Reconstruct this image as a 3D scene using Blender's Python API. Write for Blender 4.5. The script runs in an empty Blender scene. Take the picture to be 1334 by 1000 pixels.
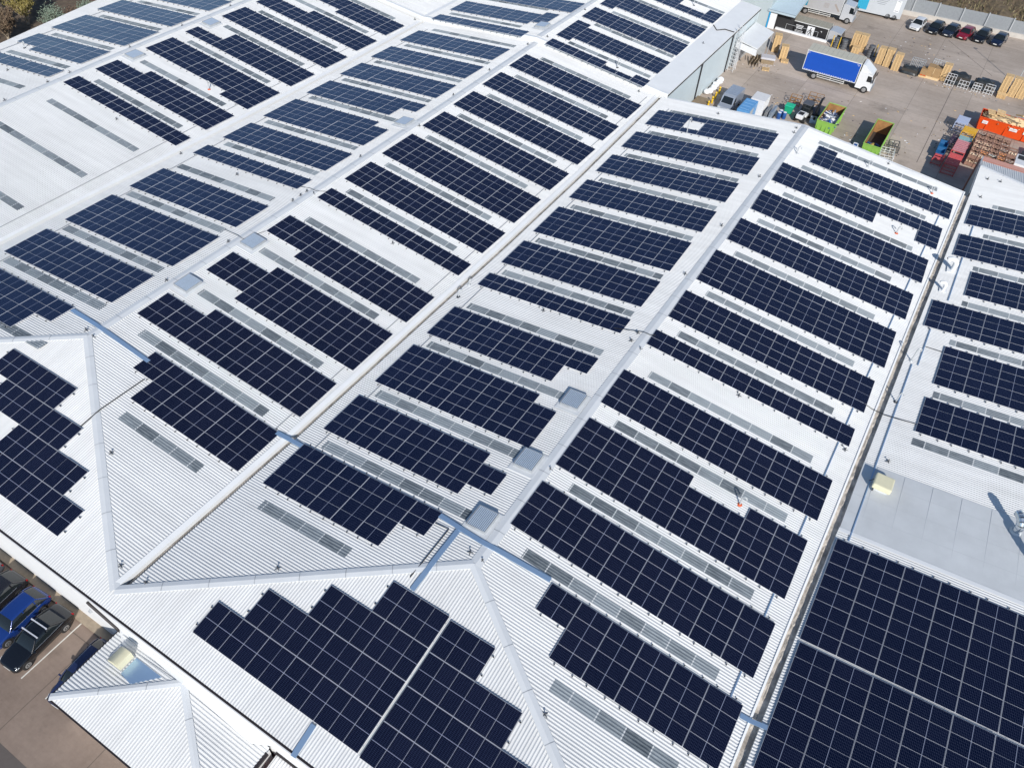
import bpy, bmesh, math, random
import numpy as np
from mathutils import Matrix, Vector
random.seed(7)
S = bpy.context.scene
COL = S.collection
R_ = math.radians
# ---------------------------------------------------------------- camera
cam_d = bpy.data.cameras.new('camera')
cam = bpy.data.objects.new('camera', cam_d); COL.objects.link(cam)
RT, UP, FW = Vector((0.848920, 0.526089, 0.050649)), Vector((-0.413466, 0.601366, 0.683670)), Vector((-0.329212, 0.601323, -0.728031))
M = Matrix((RT, UP, -FW)).transposed().to_4x4()
M.translation = Vector((31.664177, -7.902450, 45.039165))
cam.matrix_world = M
cam_d.sensor_fit = 'HORIZONTAL'; cam_d.sensor_width = 36.0; cam_d.lens = 26.7981
cam_d.clip_start = 0.5; cam_d.clip_end = 2000.0
S.camera = cam
# ---------------------------------------------------------------- light
SUN_AZ, SUN_EL = R_(-53.0), R_(31.0)          # direction towards the sun, from +X counter-clockwise
sd = Vector((math.cos(SUN_EL)*math.cos(SUN_AZ), math.cos(SUN_EL)*math.sin(SUN_AZ), math.sin(SUN_EL)))
w = bpy.data.worlds.new('World'); S.world = w; w.use_nodes = True
nt = w.node_tree; bg = nt.nodes['Background']
sky = nt.nodes.new('ShaderNodeTexSky'); sky.sky_type = 'NISHITA'; sky.sun_disc = False
sky.sun_elevation = SUN_EL; sky.sun_rotation = math.pi/2 - SUN_AZ
sky.altitude = 80; sky.air_density = 1.0; sky.dust_density = 0.25; sky.ozone_density = 2.4
nt.links.new(sky.outputs[0], bg.inputs[0]); bg.inputs[1].default_value = 0.11
ld = bpy.data.lights.new('sun', 'SUN'); ld.energy = 4.4; ld.angle = R_(0.53); ld.color = (1.0, 0.955, 0.89)
sun = bpy.data.objects.new('sun', ld); COL.objects.link(sun)
sun.rotation_euler = sd.to_track_quat('Z', 'Y').to_euler(); sun.location = sd*200
S.view_settings.view_transform = 'Standard'; S.view_settings.look = 'None'
S.view_settings.exposure = 0.05; S.view_settings.gamma = 1.0
# ---------------------------------------------------------------- materials
def new_mat(name):
    m = bpy.data.materials.new(name); m.use_nodes = True
    return m, m.node_tree, m.node_tree.nodes['Principled BSDF']
def mat(name, col, rough=0.5, metal=0.0, var=0.0, scale=4.0, spec=None, coat=0.0, var2=0.0):
    """plain colour broken up by two sizes of noise (dirt, wear)"""
    m, t, b = new_mat(name)
    b.inputs['Roughness'].default_value = rough; b.inputs['Metallic'].default_value = metal
    if spec is not None: b.inputs['Specular IOR Level'].default_value = spec
    if coat: b.inputs['Coat Weight'].default_value = coat; b.inputs['Coat Roughness'].default_value = 0.06
    c = (col[0], col[1], col[2], 1)
    if var <= 0:
        b.inputs['Base Color'].default_value = c; return m
    tc = t.nodes.new('ShaderNodeTexCoord')
    n = t.nodes.new('ShaderNodeTexNoise'); n.inputs['Scale'].default_value = scale; n.inputs['Detail'].default_value = 6
    n.inputs['Roughness'].default_value = 0.65
    t.links.new(tc.outputs['Object'], n.inputs['Vector'])
    mr = t.nodes.new('ShaderNodeMapRange'); mr.inputs[1].default_value = 0.25; mr.inputs[2].default_value = 0.75
    mr.inputs[3].default_value = 1-var; mr.inputs[4].default_value = 1+var
    t.links.new(n.outputs['Fac'], mr.inputs[0])
    mx = t.nodes.new('ShaderNodeMix'); mx.data_type = 'RGBA'; mx.blend_type = 'MULTIPLY'; mx.inputs['Factor'].default_value = 1
    mx.inputs['A'].default_value = c
    t.links.new(mr.outputs[0], mx.inputs['B'])
    t.links.new(mx.outputs['Result'], b.inputs['Base Color'])
    return m
def roof_mat(name, col, axis):
    """white coated sheet: faint streaks that run down the slope, patchy grime, sheet-to-sheet tone"""
    m, t, b = new_mat(name)
    b.inputs['Roughness'].default_value = 0.55; b.inputs['Specular IOR Level'].default_value = 0.3
    tc = t.nodes.new('ShaderNodeTexCoord'); mp = t.nodes.new('ShaderNodeMapping')
    mp.inputs['Scale'].default_value = (0.09, 1.6, 1) if axis == 'X' else (1.6, 0.09, 1)
    t.links.new(tc.outputs['Object'], mp.inputs['Vector'])
    n1 = t.nodes.new('ShaderNodeTexNoise'); n1.inputs['Scale'].default_value = 1.0; n1.inputs['Detail'].default_value = 5
    t.links.new(mp.outputs[0], n1.inputs['Vector'])
    n2 = t.nodes.new('ShaderNodeTexNoise'); n2.inputs['Scale'].default_value = 0.16; n2.inputs['Detail'].default_value = 7
    n2.inputs['Roughness'].default_value = 0.7
    t.links.new(tc.outputs['Object'], n2.inputs['Vector'])
    ad = t.nodes.new('ShaderNodeMath'); ad.operation = 'ADD'
    t.links.new(n1.outputs['Fac'], ad.inputs[0]); t.links.new(n2.outputs['Fac'], ad.inputs[1])
    mr = t.nodes.new('ShaderNodeMapRange'); mr.inputs[1].default_value = 0.6; mr.inputs[2].default_value = 1.4
    mr.inputs[3].default_value = 0.86; mr.inputs[4].default_value = 1.07
    t.links.new(ad.outputs[0], mr.inputs[0])
    mx = t.nodes.new('ShaderNodeMix'); mx.data_type = 'RGBA'; mx.blend_type = 'MULTIPLY'; mx.inputs['Factor'].default_value = 1
    mx.inputs['A'].default_value = (*col, 1); t.links.new(mr.outputs[0], mx.inputs['B'])
    t.links.new(mx.outputs['Result'], b.inputs['Base Color'])
    return m
def rooflight_mat():
    """weathered grey translucent sheet: panes of slightly different tone, pale lap joints"""
    m, t, b = new_mat('grey_rooflight_sheet')
    b.inputs['Roughness'].default_value = 0.35
    N = t.nodes.new; L = t.links.new
    tc = N('ShaderNodeTexCoord'); sx = N('ShaderNodeSeparateXYZ'); L(tc.outputs['Object'], sx.inputs[0])
    dv = N('ShaderNodeMath'); dv.operation = 'DIVIDE'; dv.inputs[1].default_value = 1.72; L(sx.outputs['X'], dv.inputs[0])
    fr = N('ShaderNodeMath'); fr.operation = 'FRACT'; L(dv.outputs[0], fr.inputs[0])
    lt = N('ShaderNodeMath'); lt.operation = 'LESS_THAN'; lt.inputs[1].default_value = 0.045; L(fr.outputs[0], lt.inputs[0])
    fl = N('ShaderNodeMath'); fl.operation = 'FLOOR'; L(dv.outputs[0], fl.inputs[0])
    y2 = N('ShaderNodeMath'); y2.operation = 'MULTIPLY'; y2.inputs[1].default_value = 0.157; L(sx.outputs['Y'], y2.inputs[0])
    yf = N('ShaderNodeMath'); yf.operation = 'FLOOR'; L(y2.outputs[0], yf.inputs[0])
    cb = N('ShaderNodeCombineXYZ'); L(fl.outputs[0], cb.inputs[0]); L(yf.outputs[0], cb.inputs[1])
    wn = N('ShaderNodeTexWhiteNoise'); wn.noise_dimensions = '2D'; L(cb.outputs[0], wn.inputs['Vector'])
    no = N('ShaderNodeTexNoise'); no.inputs['Scale'].default_value = 2.2; no.inputs['Detail'].default_value = 8; no.inputs['Roughness'].default_value = 0.7
    mp = N('ShaderNodeMapping'); mp.inputs['Scale'].default_value = (0.5, 2.2, 1); L(tc.outputs['Object'], mp.inputs['Vector']); L(mp.outputs[0], no.inputs['Vector'])
    a = N('ShaderNodeMath'); a.operation = 'MULTIPLY_ADD'; a.inputs[1].default_value = 0.55; L(wn.outputs['Value'], a.inputs[0]); L(no.outputs['Fac'], a.inputs[2])
    cr = N('ShaderNodeValToRGB'); L(a.outputs[0], cr.inputs[0])
    e = cr.color_ramp.elements; e[0].position = 0.3; e[0].color = (0.055, 0.070, 0.086, 1); e[1].position = 1.0; e[1].color = (0.30, 0.335, 0.36, 1)
    mx = N('ShaderNodeMix'); mx.data_type = 'RGBA'; L(lt.outputs[0], mx.inputs['Factor']); L(cr.outputs[0], mx.inputs['A'])
    mx.inputs['B'].default_value = (0.52, 0.54, 0.55, 1)
    L(mx.outputs['Result'], b.inputs['Base Color'])
    return m
def cell_mat():
    """dark blue half-cut silicon cells under glass: cell gaps, fine bus bars, pale middle strip"""
    m, t, b = new_mat('dark_blue_solar_cells')
    N = t.nodes.new; L = t.links.new
    b.inputs['Roughness'].default_value = 0.11; b.inputs['IOR'].default_value = 1.85; b.inputs['Specular Tint'].default_value = (0.10, 0.36, 0.95, 1)
    uv = N('ShaderNodeUVMap'); uv.uv_map = 'UVMap'; sx = N('ShaderNodeSeparateXYZ'); L(uv.outputs[0], sx.inputs[0])
    def line(sock, pitch, off, wd):
        s = N('ShaderNodeMath'); s.operation = 'MULTIPLY_ADD'; s.inputs[1].default_value = 1/pitch; s.inputs[2].default_value = off; L(sock, s.inputs[0])
        f = N('ShaderNodeMath'); f.operation = 'FRACT'; L(s.outputs[0], f.inputs[0])
        l = N('ShaderNodeMath'); l.operation = 'LESS_THAN'; l.inputs[1].default_value = wd/pitch; L(f.outputs[0], l.inputs[0]); return l.outputs[0]
    def mx2(a, bb):
        k = N('ShaderNodeMath'); k.operation = 'MAXIMUM'; L(a, k.inputs[0]); L(bb, k.inputs[1]); return k.outputs[0]
    gap = mx2(line(sx.outputs['X'], 0.0868, 0.02, 0.006), line(sx.outputs['Y'], 0.1655, 0.02, 0.007))
    d = N('ShaderNodeMath'); d.operation = 'SUBTRACT'; d.inputs[1].default_value = 1.0705; L(sx.outputs['X'], d.inputs[0])
    ab = N('ShaderNodeMath'); ab.operation = 'ABSOLUTE'; L(d.outputs[0], ab.inputs[0])
    mid = N('ShaderNodeMath'); mid.operation = 'LESS_THAN'; mid.inputs[1].default_value = 0.013; L(ab.outputs[0], mid.inputs[0])
    oi = N('ShaderNodeObjectInfo')
    cr = N('ShaderNodeValToRGB'); L(oi.outputs['Random'], cr.inputs[0])
    e = cr.color_ramp.elements; e[0].color = (0.0014, 0.0016, 0.0045, 1); e[1].color = (0.0042, 0.0046, 0.0105, 1)
    m1 = N('ShaderNodeMix'); m1.data_type = 'RGBA'; L(gap, m1.inputs['Factor']); L(cr.outputs[0], m1.inputs['A']); m1.inputs['B'].default_value = (0.075, 0.085, 0.13, 1)
    m2 = N('ShaderNodeMix'); m2.data_type = 'RGBA'; L(mid.outputs[0], m2.inputs['Factor']); L(m1.outputs['Result'], m2.inputs['A']); m2.inputs['B'].default_value = (0.30, 0.33, 0.42, 1)
    L(m2.outputs['Result'], b.inputs['Base Color'])
    return m
def ground_mat(name, c1, c2, joint, jx, jy, stain=(0.05, 0.045, 0.04)):
    """worn concrete or tarmac: blotches, fine grain, dark stains and slab joints"""
    m, t, b = new_mat(name); N = t.nodes.new; L = t.links.new
    b.inputs['Roughness'].default_value = 0.85; b.inputs['Specular IOR Level'].default_value = 0.2
    tc = N('ShaderNodeTexCoord')
    def noise(s, d=8, r=0.6, vec=None):
        n = N('ShaderNodeTexNoise'); n.inputs['Scale'].default_value = s; n.inputs['Detail'].default_value = d; n.inputs['Roughness'].default_value = r
        L(vec or tc.outputs['Object'], n.inputs['Vector']); return n.outputs['Fac']
    big = noise(0.09); fine = noise(2.2, 10, 0.75)
    a = N('ShaderNodeMath'); a.operation = 'MULTIPLY_ADD'; a.inputs[1].default_value = 0.45; L(fine, a.inputs[0]); L(big, a.inputs[2])
    cr = N('ShaderNodeValToRGB'); L(a.outputs[0], cr.inputs[0])
    cr.color_ramp.elements[0].position = 0.5; cr.color_ramp.elements[0].color = (*c1, 1)
    cr.color_ramp.elements[1].position = 0.95; cr.color_ramp.elements[1].color = (*c2, 1)
    st = noise(0.22, 6, 0.62); mr = N('ShaderNodeMapRange'); mr.inputs[1].default_value = 0.60; mr.inputs[2].default_value = 0.78; L(st, mr.inputs[0])
    sc = N('ShaderNodeMath'); sc.operation = 'MULTIPLY'; sc.inputs[1].default_value = 0.55; L(mr.outputs[0], sc.inputs[0])
    m1 = N('ShaderNodeMix'); m1.data_type = 'RGBA'; L(sc.outputs[0], m1.inputs['Factor']); L(cr.outputs[0], m1.inputs['A']); m1.inputs['B'].default_value = (*stain, 1)
    sx = N('ShaderNodeSeparateXYZ'); L(tc.outputs['Object'], sx.inputs[0])
    last = m1.outputs['Result']
    if jx and jy:                            # each slab was poured separately: its own tone
        cb = N('ShaderNodeCombineXYZ')
        for k, (axis, p) in enumerate((('X', jx), ('Y', jy))):
            s = N('ShaderNodeMath'); s.operation = 'MULTIPLY_ADD'; s.inputs[1].default_value = 1/p; s.inputs[2].default_value = 0.31; L(sx.outputs[axis], s.inputs[0])
            f = N('ShaderNodeMath'); f.operation = 'FLOOR'; L(s.outputs[0], f.inputs[0]); L(f.outputs[0], cb.inputs[k])
        wn = N('ShaderNodeTexWhiteNoise'); wn.noise_dimensions = '2D'; L(cb.outputs[0], wn.inputs['Vector'])
        scuff = N('ShaderNodeMapping'); scuff.inputs['Scale'].default_value = (.12, 1.1, 1); scuff.inputs['Rotation'].default_value = (0, 0, .25); L(tc.outputs['Object'], scuff.inputs['Vector'])
        sn = noise(1.0, 7, .7, scuff.outputs[0])
        q = N('ShaderNodeMath'); q.operation = 'MULTIPLY_ADD'; q.inputs[1].default_value = .5; L(wn.outputs['Value'], q.inputs[0]); L(sn, q.inputs[2])
        mr2 = N('ShaderNodeMapRange'); mr2.inputs[1].default_value = .35; mr2.inputs[2].default_value = 1.15; mr2.inputs[3].default_value = .80; mr2.inputs[4].default_value = 1.16; L(q.outputs[0], mr2.inputs[0])
        m3 = N('ShaderNodeMix'); m3.data_type = 'RGBA'; m3.blend_type = 'MULTIPLY'; m3.inputs['Factor'].default_value = 1; L(last, m3.inputs['A']); L(mr2.outputs[0], m3.inputs['B']); last = m3.outputs['Result']
    for k, (axis, p) in enumerate((('X', jx), ('Y', jy))):
        if not p: continue
        s = N('ShaderNodeMath'); s.operation = 'MULTIPLY_ADD'; s.inputs[1].default_value = 1/p; s.inputs[2].default_value = 0.31; L(sx.outputs[axis], s.inputs[0])
        f = N('ShaderNodeMath'); f.operation = 'FRACT'; L(s.outputs[0], f.inputs[0])
        l = N('ShaderNodeMath'); l.operation = 'LESS_THAN'; l.inputs[1].default_value = 0.06/p; L(f.outputs[0], l.inputs[0])
        q = N('ShaderNodeMath'); q.operation = 'MULTIPLY'; q.inputs[1].default_value = 0.6; L(l.outputs[0], q.inputs[0])
        mm = N('ShaderNodeMix'); mm.data_type = 'RGBA'; L(q.outputs[0], mm.inputs['Factor']); L(last, mm.inputs['A']); mm.inputs['B'].default_value = (*joint, 1); last = mm.outputs['Result']
    L(last, b.inputs['Base Color'])
    bp = N('ShaderNodeBump'); bp.inputs['Strength'].default_value = 0.25; bp.inputs['Distance'].default_value = 0.03; L(fine, bp.inputs['Height']); L(bp.outputs[0], b.inputs['Normal'])
    return m
MT = dict(
 roof_x=roof_mat('white_roof_sheet_across', (0.735, 0.74, 0.735), 'X'), roof_y=roof_mat('white_roof_sheet_along', (0.735, 0.74, 0.735), 'Y'),
 cap=mat('pale_grey_flashing', (0.66, 0.68, 0.695), 0.42, 0, 0.06, 0.6), apron=mat('white_flashing', (0.80, 0.81, 0.81), 0.45, 0, 0.05, 0.5),
 rl=rooflight_mat(), cell=cell_mat(), alu=mat('silver_aluminium', (0.60, 0.62, 0.68), 0.35, 0.15),
 rail=mat('mill_finish_rail', (0.42, 0.43, 0.45), 0.4, 0.5), black=mat('black_plastic', (0.012, 0.012, 0.014), 0.5),
 dirt=mat('gutter_silt', (0.50, 0.45, 0.39), 0.95, 0, 0.75, 0.9), gut=mat('grey_gutter_steel', (0.42, 0.44, 0.46), 0.5, 0.2, 0.25, 1.5),
 dgut=mat('dark_gutter', (0.025, 0.02, 0.022), 0.5, 0, 0.3, 2), wall=mat('white_wall_cladding', (0.78, 0.79, 0.80), 0.6, 0, 0.04, 0.5),
 bwall=mat('pale_blue_wall_cladding', (0.60, 0.68, 0.71), 0.55, 0, 0.05, 0.6), tray=mat('sky_tinted_galvanised_lid', (0.40, 0.57, 0.78), 0.32, 0.6),  # tray: grey steel, tinted blue to paint in the sky's reflection
 felt=mat('grey_roof_membrane', (0.60, 0.62, 0.63), 0.75, 0, 0.10, 0.45), cream=mat('cream_plastic_hood', (0.72, 0.68, 0.48), 0.5, 0, 0.06, 3),
 zinc=mat('shiny_galvanised_duct', (0.70, 0.74, 0.77), 0.22, 0.9, 0.12, 6), anchor=mat('dark_anchor_steel', (0.06, 0.065, 0.075), 0.5, 0.4, 0.2, 9),
 louv=mat('sky_tinted_louvre_blade', (0.50, 0.60, 0.72), 0.3, 0.3, 0.06, 4), orange=mat('orange_paint', (0.62, 0.10, 0.02), 0.5, 0, 0.12, 5), pipe=mat('light_grey_pipe', (0.55, 0.57, 0.58), 0.4, 0.2),  # louv: blue of the reflected sky is put into the base colour
)
# ---------------------------------------------------------------- helpers
class MB:
    """collects shapes; build() links them as ONE mesh object"""
    def __init__(s): s.v = []; s.f = []; s.m = []; s.sm = []
    def add(s, vs, fs, m=0, smooth=False):
        o = len(s.v); s.v += [tuple(p) for p in vs]; s.f += [tuple(i+o for i in f) for f in fs]; s.m += [m]*len(fs); s.sm += [smooth]*len(fs); return s
    def box(s, c, d, m=0, rz=0.0, tilt=None):
        x, y, z = d[0]/2, d[1]/2, d[2]/2
        vs = [Vector((a, b, e)) for e in (-z, z) for a, b in ((-x, -y), (x, -y), (x, y), (-x, y))]
        mt = Matrix.Rotation(rz, 3, 'Z')
        if tilt is not None: mt = mt @ Matrix.Rotation(tilt[1], 3, tilt[0])
        return s.add([Vector(c)+mt@q for q in vs], [(0,3,2,1),(4,5,6,7),(0,1,5,4),(1,2,6,5),(2,3,7,6),(3,0,4,7)], m)
    def bev(s, c, d, b=0.03, m=0, rz=0.0):
        """box with chamfered edges"""
        bm = bmesh.new(); bmesh.ops.create_cube(bm, size=1)
        bmesh.ops.scale(bm, vec=d, verts=bm.verts)
        bmesh.ops.bevel(bm, geom=bm.edges[:], offset=b, segments=2, affect='EDGES', profile=0.6)
        mt = Matrix.Rotation(rz, 3, 'Z'); bm.verts.index_update()
        s.add([Vector(c)+mt@v.co for v in bm.verts], [[v.index for v in f.verts] for f in bm.faces], m); bm.free(); return s
    def tube(s, pts, r, n=8, m=0, cap=True, smooth=True):
        pts = [Vector(p) for p in pts]; rr = r if isinstance(r, (list, tuple)) else [r]*len(pts)
        vs = []; fs = []
        for i, p in enumerate(pts):
            d = (pts[min(i+1, len(pts)-1)]-pts[max(i-1, 0)]).normalized()
            a = d.orthogonal().normalized() if abs(d.z) > .9 else d.cross(Vector((0, 0, 1))).normalized()
            b = d.cross(a).normalized()
            if i and (a.dot(la) < 0): a = -a; b = -b
            la = a
            vs += [p+rr[i]*(math.cos(t)*a+math.sin(t)*b) for t in (2*math.pi*k/n for k in range(n))]
        for i in range(len(pts)-1):
            for k in range(n):
                fs.append((i*n+k, i*n+(k+1) % n, (i+1)*n+(k+1) % n, (i+1)*n+k))
        s.add(vs, fs, m, smooth)
        if cap: s.add(vs[:n], [tuple(range(n))], m); s.add(vs[-n:], [tuple(range(n))], m)
        return s
    def prism(s, poly, z0, z1, m=0):
        n = len(poly); a = [(x, y, z0) for x, y in poly]; b = [(x, y, z1) for x, y in poly]
        return s.add(a+b, [tuple(range(n))[::-1], tuple(range(n, 2*n))]+[(i, (i+1) % n, n+(i+1) % n, n+i) for i in range(n)], m)
    def slab(s, quad, t, m=0):
        """a quad given by its four top corners, thickened downwards"""
        a = [Vector(p) for p in quad]; b = [p-Vector((0, 0, t)) for p in a]; n = len(a)
        return s.add(a+b, [tuple(range(n)), tuple(range(n, 2*n))[::-1]]+[(i, n+i, n+(i+1) % n, (i+1) % n) for i in range(n)], m)
    def mesh(s, name, mats):
        me = bpy.data.meshes.new(name); me.from_pydata(s.v, [], s.f)
        mats = mats if isinstance(mats, (list, tuple)) else [mats]
        for k in mats: me.materials.append(k)
        me.polygons.foreach_set('material_index', s.m); me.polygons.foreach_set('use_smooth', s.sm)
        me.update()
        bm = bmesh.new(); bm.from_mesh(me); bmesh.ops.recalc_face_normals(bm, faces=bm.faces); bm.to_mesh(me); bm.free()
        return me
    def build(s, name, mats, parent=None, loc=None):
        return link(name, s.mesh(name, mats), parent, loc)
def link(name, me, parent=None, loc=None):
    o = bpy.data.objects.new(name, me); COL.objects.link(o)
    if parent: o.parent = parent
    if loc: o.location = loc
    return o
def tag(o, label=None, cat=None, group=None, kind=None):
    if label: o['label'] = label
    if cat: o['category'] = cat
    if group: o['group'] = group
    if kind: o['kind'] = kind
    return o
def thing(name, label, cat, loc=(0, 0, 0), rz=0.0, group=None):
    o = bpy.data.objects.new(name, None); COL.objects.link(o); o.empty_display_size = 0.3
    o.location = loc; o.rotation_euler = (0, 0, rz); return tag(o, label, cat, group)
def copy_tree(o, parent=None):
    c = o.copy(); COL.objects.link(c)
    if parent: c.parent = parent
    for ch in list(o.children): copy_tree(ch, c)
    return c
ORD = ['first','second','third','fourth','fifth','sixth','seventh','eighth','ninth','tenth','eleventh','twelfth','thirteenth','fourteenth','fifteenth']
# ---------------------------------------------------------------- roof geometry
G = -5.5                                   # yard level; the valley gutters are z = 0
H1, FZ, TS, YA, YN = 1.95, 0.5, 0.15, 13.0, 83.2
def PL(*n):
    ys = [a[0] for a in n]; xs = [a[1] for a in n]
    return lambda y: float(np.interp(y, ys, xs))
V0 = PL((0,37.25),(15,37.3),(30,37.5),(60,37.75),(83,38.1)); V1 = PL((0,.05),(15,.5),(45,.78),(60,.74),(83,.2))
V2 = PL((0,-37.6),(25,-37.45),(45,-36.85),(65,-36.8),(83,-37.25)); EL = PL((0,-73.5),(43,-75.2),(59,-77.6),(83,-79))
RA = PL((0,18.42),(13,18.42),(30,18.35),(60,18.65),(83,18.75)); RB = PL((0,-18.35),(13,-18.35),(35,-18.05),(60,-18.1),(83,-18.4))
RC = PL((0,-56.6),(31,-56.7),(50,-57.5),(67,-57.6),(83,-57.4)); RF = lambda y: 56.4
YT = PL((0, 0))
# skew of the ribs (dy/dx) along each slope, by y
SK = dict(E=PL((10,0),(30,.012),(80,.035)), W=PL((40,0),(80,.018)), BE=PL((20,0),(55,-.018),(75,-.005)), BW=PL((10,-.012),(40,-.025),(80,-.027)),
          CE=PL((35,-.012),(65,-.03),(80,-.02)), CW=PL((0,-.003),(80,-.002)), F=lambda y: 0.0, FE=lambda y: .004, FW=lambda y: -.024, FCE=lambda y: -.02, FCW=lambda y: -.002)
off = lambda f, d: (lambda y: f(y)+d)
# slope: (ridge line, valley line for the plane, outer edge where sheets stop, y0, y1, dz)
SLOPES = dict(E=(RA, V0, off(V0, -.33), 0, YN, 0), W=(RA, V1, off(V1, .48), 0, YN, 0), BE=(RB, V1, off(V1, -.08), 0, YN, 0), BW=(RB, V2, off(V2, .48), 0, YN, 0),
              CE=(RC, V2, off(V2, -.1), 0, YN, 0), CW=(RC, EL, off(EL, 0), 0, YN, 0), F=(RF, V0, off(V0, .235), -1, 90.6, 0),
              FE=(lambda y: -18.4, lambda y: .2, lambda y: -1.9, YN, 119.5, FZ), FW=(lambda y: -18.4, lambda y: -37.25, lambda y: -36.8, YN, 150, FZ),
              FCE=(lambda y: -57.4, lambda y: -37.25, lambda y: -37.35, YN, 150, FZ), FCW=(lambda y: -57.4, lambda y: -79.0, lambda y: -79.0, YN, 150, FZ))
def zat(s, x, y):
    r, v, e, y0, y1, dz = SLOPES[s]; return H1*(x-v(y))/(r(y)-v(y))+dz
def hipx(s, y):
    """inner limit of a main slope: the ridge, or the hip line in front of the apex"""
    r, v = SLOPES[s][0], SLOPES[s][1]
    if s in ('E','W','BE','BW','CE','CW') and y < YA: return v(0)+(r(YA)-v(0))*max(y, 0)/YA
    return r(y)
PITCH = 0.2
PROF = ((0.0, 0.0), (0.42, 0.0), (0.55, 0.039), (0.84, 0.039))
def corr(mb, s, ya, yb, lo=None, hi=None, dz=0.0, m=0):
    """profiled sheeting of slope s between rib lines ya..yb; ribs run down the slope"""
    k0, k1 = round(ya/PITCH), round(yb/PITCH); rows = []
    r_, v_, e_ = SLOPES[s][:3]
    for k in range(k0, k1+1):
        for a, h in PROF:
            if k == k1 and a > 0: break
            y = (k+a)*PITCH; sk = SK[s](y); xm = r_(y)
            x1 = lo(y) if lo else e_(y); x2 = hi(y) if hi else hipx(s, y)
            if lo and r_(y) < e_(y): x1, x2 = x2, x1
            if (x2-x1)*(r_(y)-e_(y)) <= 0.02: continue
            ys = [y+sk*(x-xm) for x in (x1, x2)]
            rows.append([(x, min(max(yy, SLOPES[s][3]), SLOPES[s][4]), zat(s, x, y)+h+dz) for x, yy in zip((x1, x2), ys)])
    vs = [p for r in rows for p in r]
    mb.add(vs, [(2*i, 2*i+1, 2*i+3, 2*i+2) for i in range(len(rows)-1)], m)
def strip(mb, pts_a, pts_b, m=0):
    n = len(pts_a); mb.add(list(pts_a)+list(pts_b), [(i, i+1, n+i+1, n+i) for i in range(n-1)], m)
WH = thing('warehouse', 'big white warehouse with ridged metal roofs, roof gutters and hipped front end', 'warehouse', (0, 40, G))
FWH = thing('warehouse', 'farther white warehouse block behind the step in the roof, beside the yard', 'warehouse', (-30, 110, G))
RWH = thing('warehouse', 'white warehouse along the right edge, with flat grey roof section', 'warehouse', (46, 40, G))
def part(mb, name, mats, root, label=None):
    o = mb.build(name, mats, root); o.matrix_parent_inverse = Matrix.Translation(-Vector(root.location))
    if label: o['label'] = label
    return o
for s in ('E','W','BE','BW','CE','CW'):
    mb = MB(); corr(mb, s, 0, YN); part(mb, 'roof_slope', MT['roof_x'], WH)
for s in ('FE','FW','FCE','FCW'):
    mb = MB(); corr(mb, s, YN, SLOPES[s][4]); part(mb, 'roof_slope', MT['roof_x'], FWH)
# front (south) slope below the hips: one plane, ribs run towards the eaves
YE = -1.12
zs = lambda y: H1+TS*(y-YA)
def hip_top(x):
    """y of the hip line above x on the south slope"""
    for r, a, b in ((RA, V1, V0), (RB, V2, V1), (RC, EL, V2)):
        xa, xb, xr = a(0), b(0), r(YA)
        if xa <= x <= xb: return YA*((x-xa)/(xr-xa) if x < xr else (xb-x)/(xb-xr))
    return 0.0
mb = MB(); rows = []
for k in range(round(-73.4/PITCH), round(37.0/PITCH)):
    for a, h in PROF:
        x = (k+a)*PITCH; yt = max(hip_top(x), 0.0)
        rows.append([(x, YE, zs(YE)+h), (x, yt, zs(yt)+h)])
mb.add([p for r in rows for p in r], [(2*i, 2*i+1, 2*i+3, 2*i+2) for i in range(len(rows)-1)])
part(mb, 'front_slope', MT['roof_y'], WH)
# ridge and hip caps
def cap_line(mb, pts, wd, rise=0.05, shift=0.0, m=0):
    """folded cap flashing along a line of points"""
    pts = [Vector(p) for p in pts]; L_ = []; Cc = []; R2 = []
    for i, p in enumerate(pts):
        d = pts[min(i+1, len(pts)-1)]-pts[max(i-1, 0)]; n = Vector((d.y, -d.x, 0)).normalized()
        drop = Vector((0, 0, -0.5*wd*0.09))
        L_.append(p-n*(wd/2-shift)+Vector((0, 0, rise))+drop); Cc.append(p+n*shift+Vector((0, 0, rise+.02))); R2.append(p+n*(wd/2+shift)+Vector((0, 0, rise))+drop)
    strip(mb, L_, Cc, m); strip(mb, Cc, R2, m)
    lens = [0]
    for a, b in zip(pts[:-1], pts[1:]): lens.append(lens[-1]+(b-a).length)
    for q in range(1, int(lens[-1]/2.9)+1):                      # overlapping joints every few metres
        d = q*2.9+random.uniform(-.08, .08)
        if d > lens[-1]-.2: break
        i = max(k for k in range(len(lens)) if lens[k] <= d); i = min(i, len(pts)-2); f0 = (d-lens[i])/(lens[i+1]-lens[i]); f1 = f0+.045/(lens[i+1]-lens[i]); up = Vector((0, 0, .008))
        row = [[A[i].lerp(A[i+1], f)+up for A in (L_, Cc, R2)] for f in (f0, f1)]
        mb.add(row[0]+row[1], [(0, 1, 4, 3), (1, 2, 5, 4)], 1)
    strip(mb, L_, [p-Vector((0, 0, .05)) for p in L_], m); strip(mb, R2, [p-Vector((0, 0, .05)) for p in R2], m)
ysr = [13, 22, 30, 38, 46, 54, 62, 70, 78, 83.1]
for r in (RA, RB, RC):
    mb = MB(); cap_line(mb, [(r(y), y, H1) for y in ysr], 0.84, 0.06, 0.12); part(mb, 'ridge_cap', [MT['cap'], MT['gut']], WH)
for r, a, b in ((RA, V1, V0), (RB, V2, V1), (RC, EL, V2)):
    for v in (a, b):
        mb = MB(); n = 7; A, B = Vector((v(0), 0, 0)), Vector((r(YA), YA, H1))
        cap_line(mb, [A.lerp(B, i/n) for i in range(n+1)], 0.62, 0.075); part(mb, 'hip_cap', [MT['cap'], MT['gut']], WH)
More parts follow.
